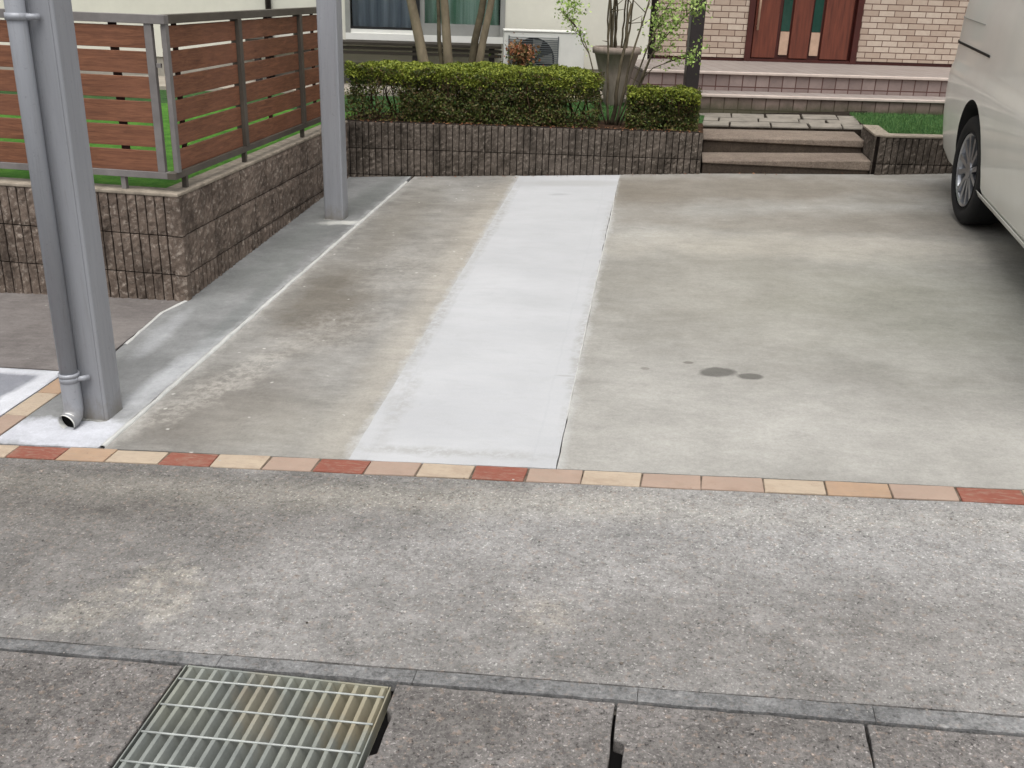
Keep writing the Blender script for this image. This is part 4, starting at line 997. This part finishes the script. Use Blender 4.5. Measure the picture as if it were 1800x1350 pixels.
body.data.materials.append(m_trim)
bpy.context.view_layer.update()
dg = bpy.context.evaluated_depsgraph_get(); me = bpy.data.meshes.new_from_object(body.evaluated_get(dg)); body.modifiers.clear(); body.data = me
for c in tmp: bpy.data.objects.remove(c)
for p in me.polygons:
    c = p.center
    for y in WY:
        if abs(math.hypot(c.y - y, c.z - .345) - .405) < .012 and .02 < c.x < 1.64 and (c.x < .30 or c.x > 1.40): p.material_index = len(me.materials) - 1; p.use_smooth = False
        if math.hypot(c.y - y, c.z - .345) < .4 and (abs(c.x - .27) < .01 or abs(c.x - 1.42) < .01): p.material_index = len(me.materials) - 1; p.use_smooth = False
es = body.modifiers.new('edge', 'EDGE_SPLIT'); es.split_angle = math.radians(35)
# glass bands, laid over the body as slightly raised panes
def band(name, za, zb, ks, mat, off=.004, parent=van):
    bm = bmesh.new(); zs = [za + (zb - za) * t / 6 for t in range(7)]; rows = []
    for z in zs:
        for a, b in zip(prof, prof[1:]):
            if a[0] <= z <= b[0] + 1e-6:
                t = (z - a[0]) / (b[0] - a[0]); p = [a[i] + (b[i] - a[i]) * t for i in range(5)]; p[0] = z; break
        o_ = outline(*p, off=off); rows.append([bm.verts.new((o_[k % n][0], o_[k % n][1], z)) for k in ks])
    for a, b in zip(rows, rows[1:]):
        for k in range(len(ks) - 1): bm.faces.new((a[k], a[k + 1], b[k + 1], b[k]))
    o = link(name, bm, mat, parent, True); s_ = o.modifiers.new('t', 'SOLIDIFY'); s_.thickness = .004; s_.offset = 1
    return o
# k ranges: 0-43 far (right) side, 44-53 corner, 54-61 tail, 62-71 corner, 72-115 left side (from tail to nose), 116.. nose
band('window', 1.345, 1.72, range(76, 90), m_vglass); band('window', 1.345, 1.72, range(91, 103), m_vglass); band('window', 1.345, 1.72, range(104, 113), m_vglass)
band('window', 1.345, 1.72, range(4, 40), m_vglass); band('rear_window', 1.33, 1.72, range(53, 64), m_vglass); band('windscreen', 1.1, 1.78, range(124, 134), m_vglass)
band('tail_lamp', .95, 1.4, range(49, 53), m_red)
for lo, ks in ((1.005, range(63, 85)),):
    band('rail_slot', lo, lo + .014, ks, m_seam, .002)
band('seam', 1.163, 1.167, range(70, 82), m_frame, .0012); band('seam', .33, 1.8, (90, 91), m_seam, .0008) if False else None
band('sill', .235, .275, range(84, 108), m_van, .008)
# wheels
def wheel(x, y, side, rz=0):
    wroot = empty('wheel', (x, y, .33)); wroot.parent = van; wroot.rotation_euler = (0, 0, rz)
    bm = bmesh.new(); nn = 64; s_ = side
    tp = [(.0, .225), (.012, .232), (.0, .25), (-.004, .275), (-.002, .30), (.012, .322), (.035, .331), (.10, .333), (.165, .331), (.19, .318), (.2, .28), (.2, .225)]
    R_ = [[bm.verts.new((s_ * p[0], p[1] * math.cos(2 * math.pi * k / nn), p[1] * math.sin(2 * math.pi * k / nn))) for k in range(nn)] for p in tp]
    for a, b in zip(R_, R_[1:]):
        for k in range(nn): bm.faces.new((a[k], a[(k + 1) % nn], b[(k + 1) % nn], b[k]))
    bmesh.ops.recalc_face_normals(bm, faces=bm.faces)
    me_ = link('tyre', bm, m_tyre, wroot, True)
    bm = bmesh.new()
    tp = [(.008, .226), (.004, .220), (.012, .208), (.03, .203), (.10, .19), (.18, .2), (.2, .226)]
    R_ = [[bm.verts.new((s_ * p[0], p[1] * math.cos(2 * math.pi * k / nn), p[1] * math.sin(2 * math.pi * k / nn))) for k in range(nn)] for p in tp]
    for a, b in zip(R_, R_[1:]):
        for k in range(nn): bm.faces.new((a[k], a[(k + 1) % nn], b[(k + 1) % nn], b[k]))
    nsp = 12
    for k in range(nsp):     # paired spokes
        a = 2 * math.pi * (k // 2) / (nsp / 2) + (.19 if k % 2 else -.19); a2 = 2 * math.pi * (k // 2) / (nsp / 2) + (.25 if k % 2 else -.25)
        def P(r, aa, w_, xx): return Vector((s_ * xx, r * math.cos(aa) - w_ * math.sin(aa), r * math.sin(aa) + w_ * math.cos(aa)))
        q = [P(.045, a, -.014, .018), P(.045, a, .014, .018), P(.207, a2, .016, .010), P(.207, a2, -.016, .010)]; qq = [v + Vector((s_ * .03, 0, 0)) for v in q]
        v1 = [bm.verts.new(v) for v in q]; v2 = [bm.verts.new(v) for v in qq]
        bm.faces.new(v1); bm.faces.new(v2[::-1])
        for i in range(4): j = (i + 1) % 4; bm.faces.new((v1[i], v1[j], v2[j], v2[i]))
    c = [bm.verts.new((s_ * .012, .05 * math.cos(2 * math.pi * k / 24), .05 * math.sin(2 * math.pi * k / 24))) for k in range(24)]; c2 = [bm.verts.new((s_ * .05, v.co.y, v.co.z)) for v in c]
    bm.faces.new(c)
    for k in range(24): bm.faces.new((c[k], c[(k + 1) % 24], c2[(k + 1) % 24], c2[k]))
    bmesh.ops.recalc_face_normals(bm, faces=bm.faces)
    link('rim', bm, m_rim, wroot)
    bm = bmesh.new(); tube(bm, [(s_ * .06, 0, 0), (s_ * .075, 0, 0)], .195, 32); link('brake_disc', bm, m_trim, wroot)
wheel(-.036, 0, 1, math.radians(3.5)); wheel(-.012, -2.6, 1); wheel(1.672, 0, -1); wheel(1.672, -2.6, -1)
bm = bmesh.new(); box(bm, .3, 1.36, -3.1, .9, .16, .23); link('underbody', bm, m_trim, van)
bm = bmesh.new(); tube(bm, [(.2, 0, .3), (1.5, 0, .3)], .04, 12); link('axle', bm, m_trim, van)
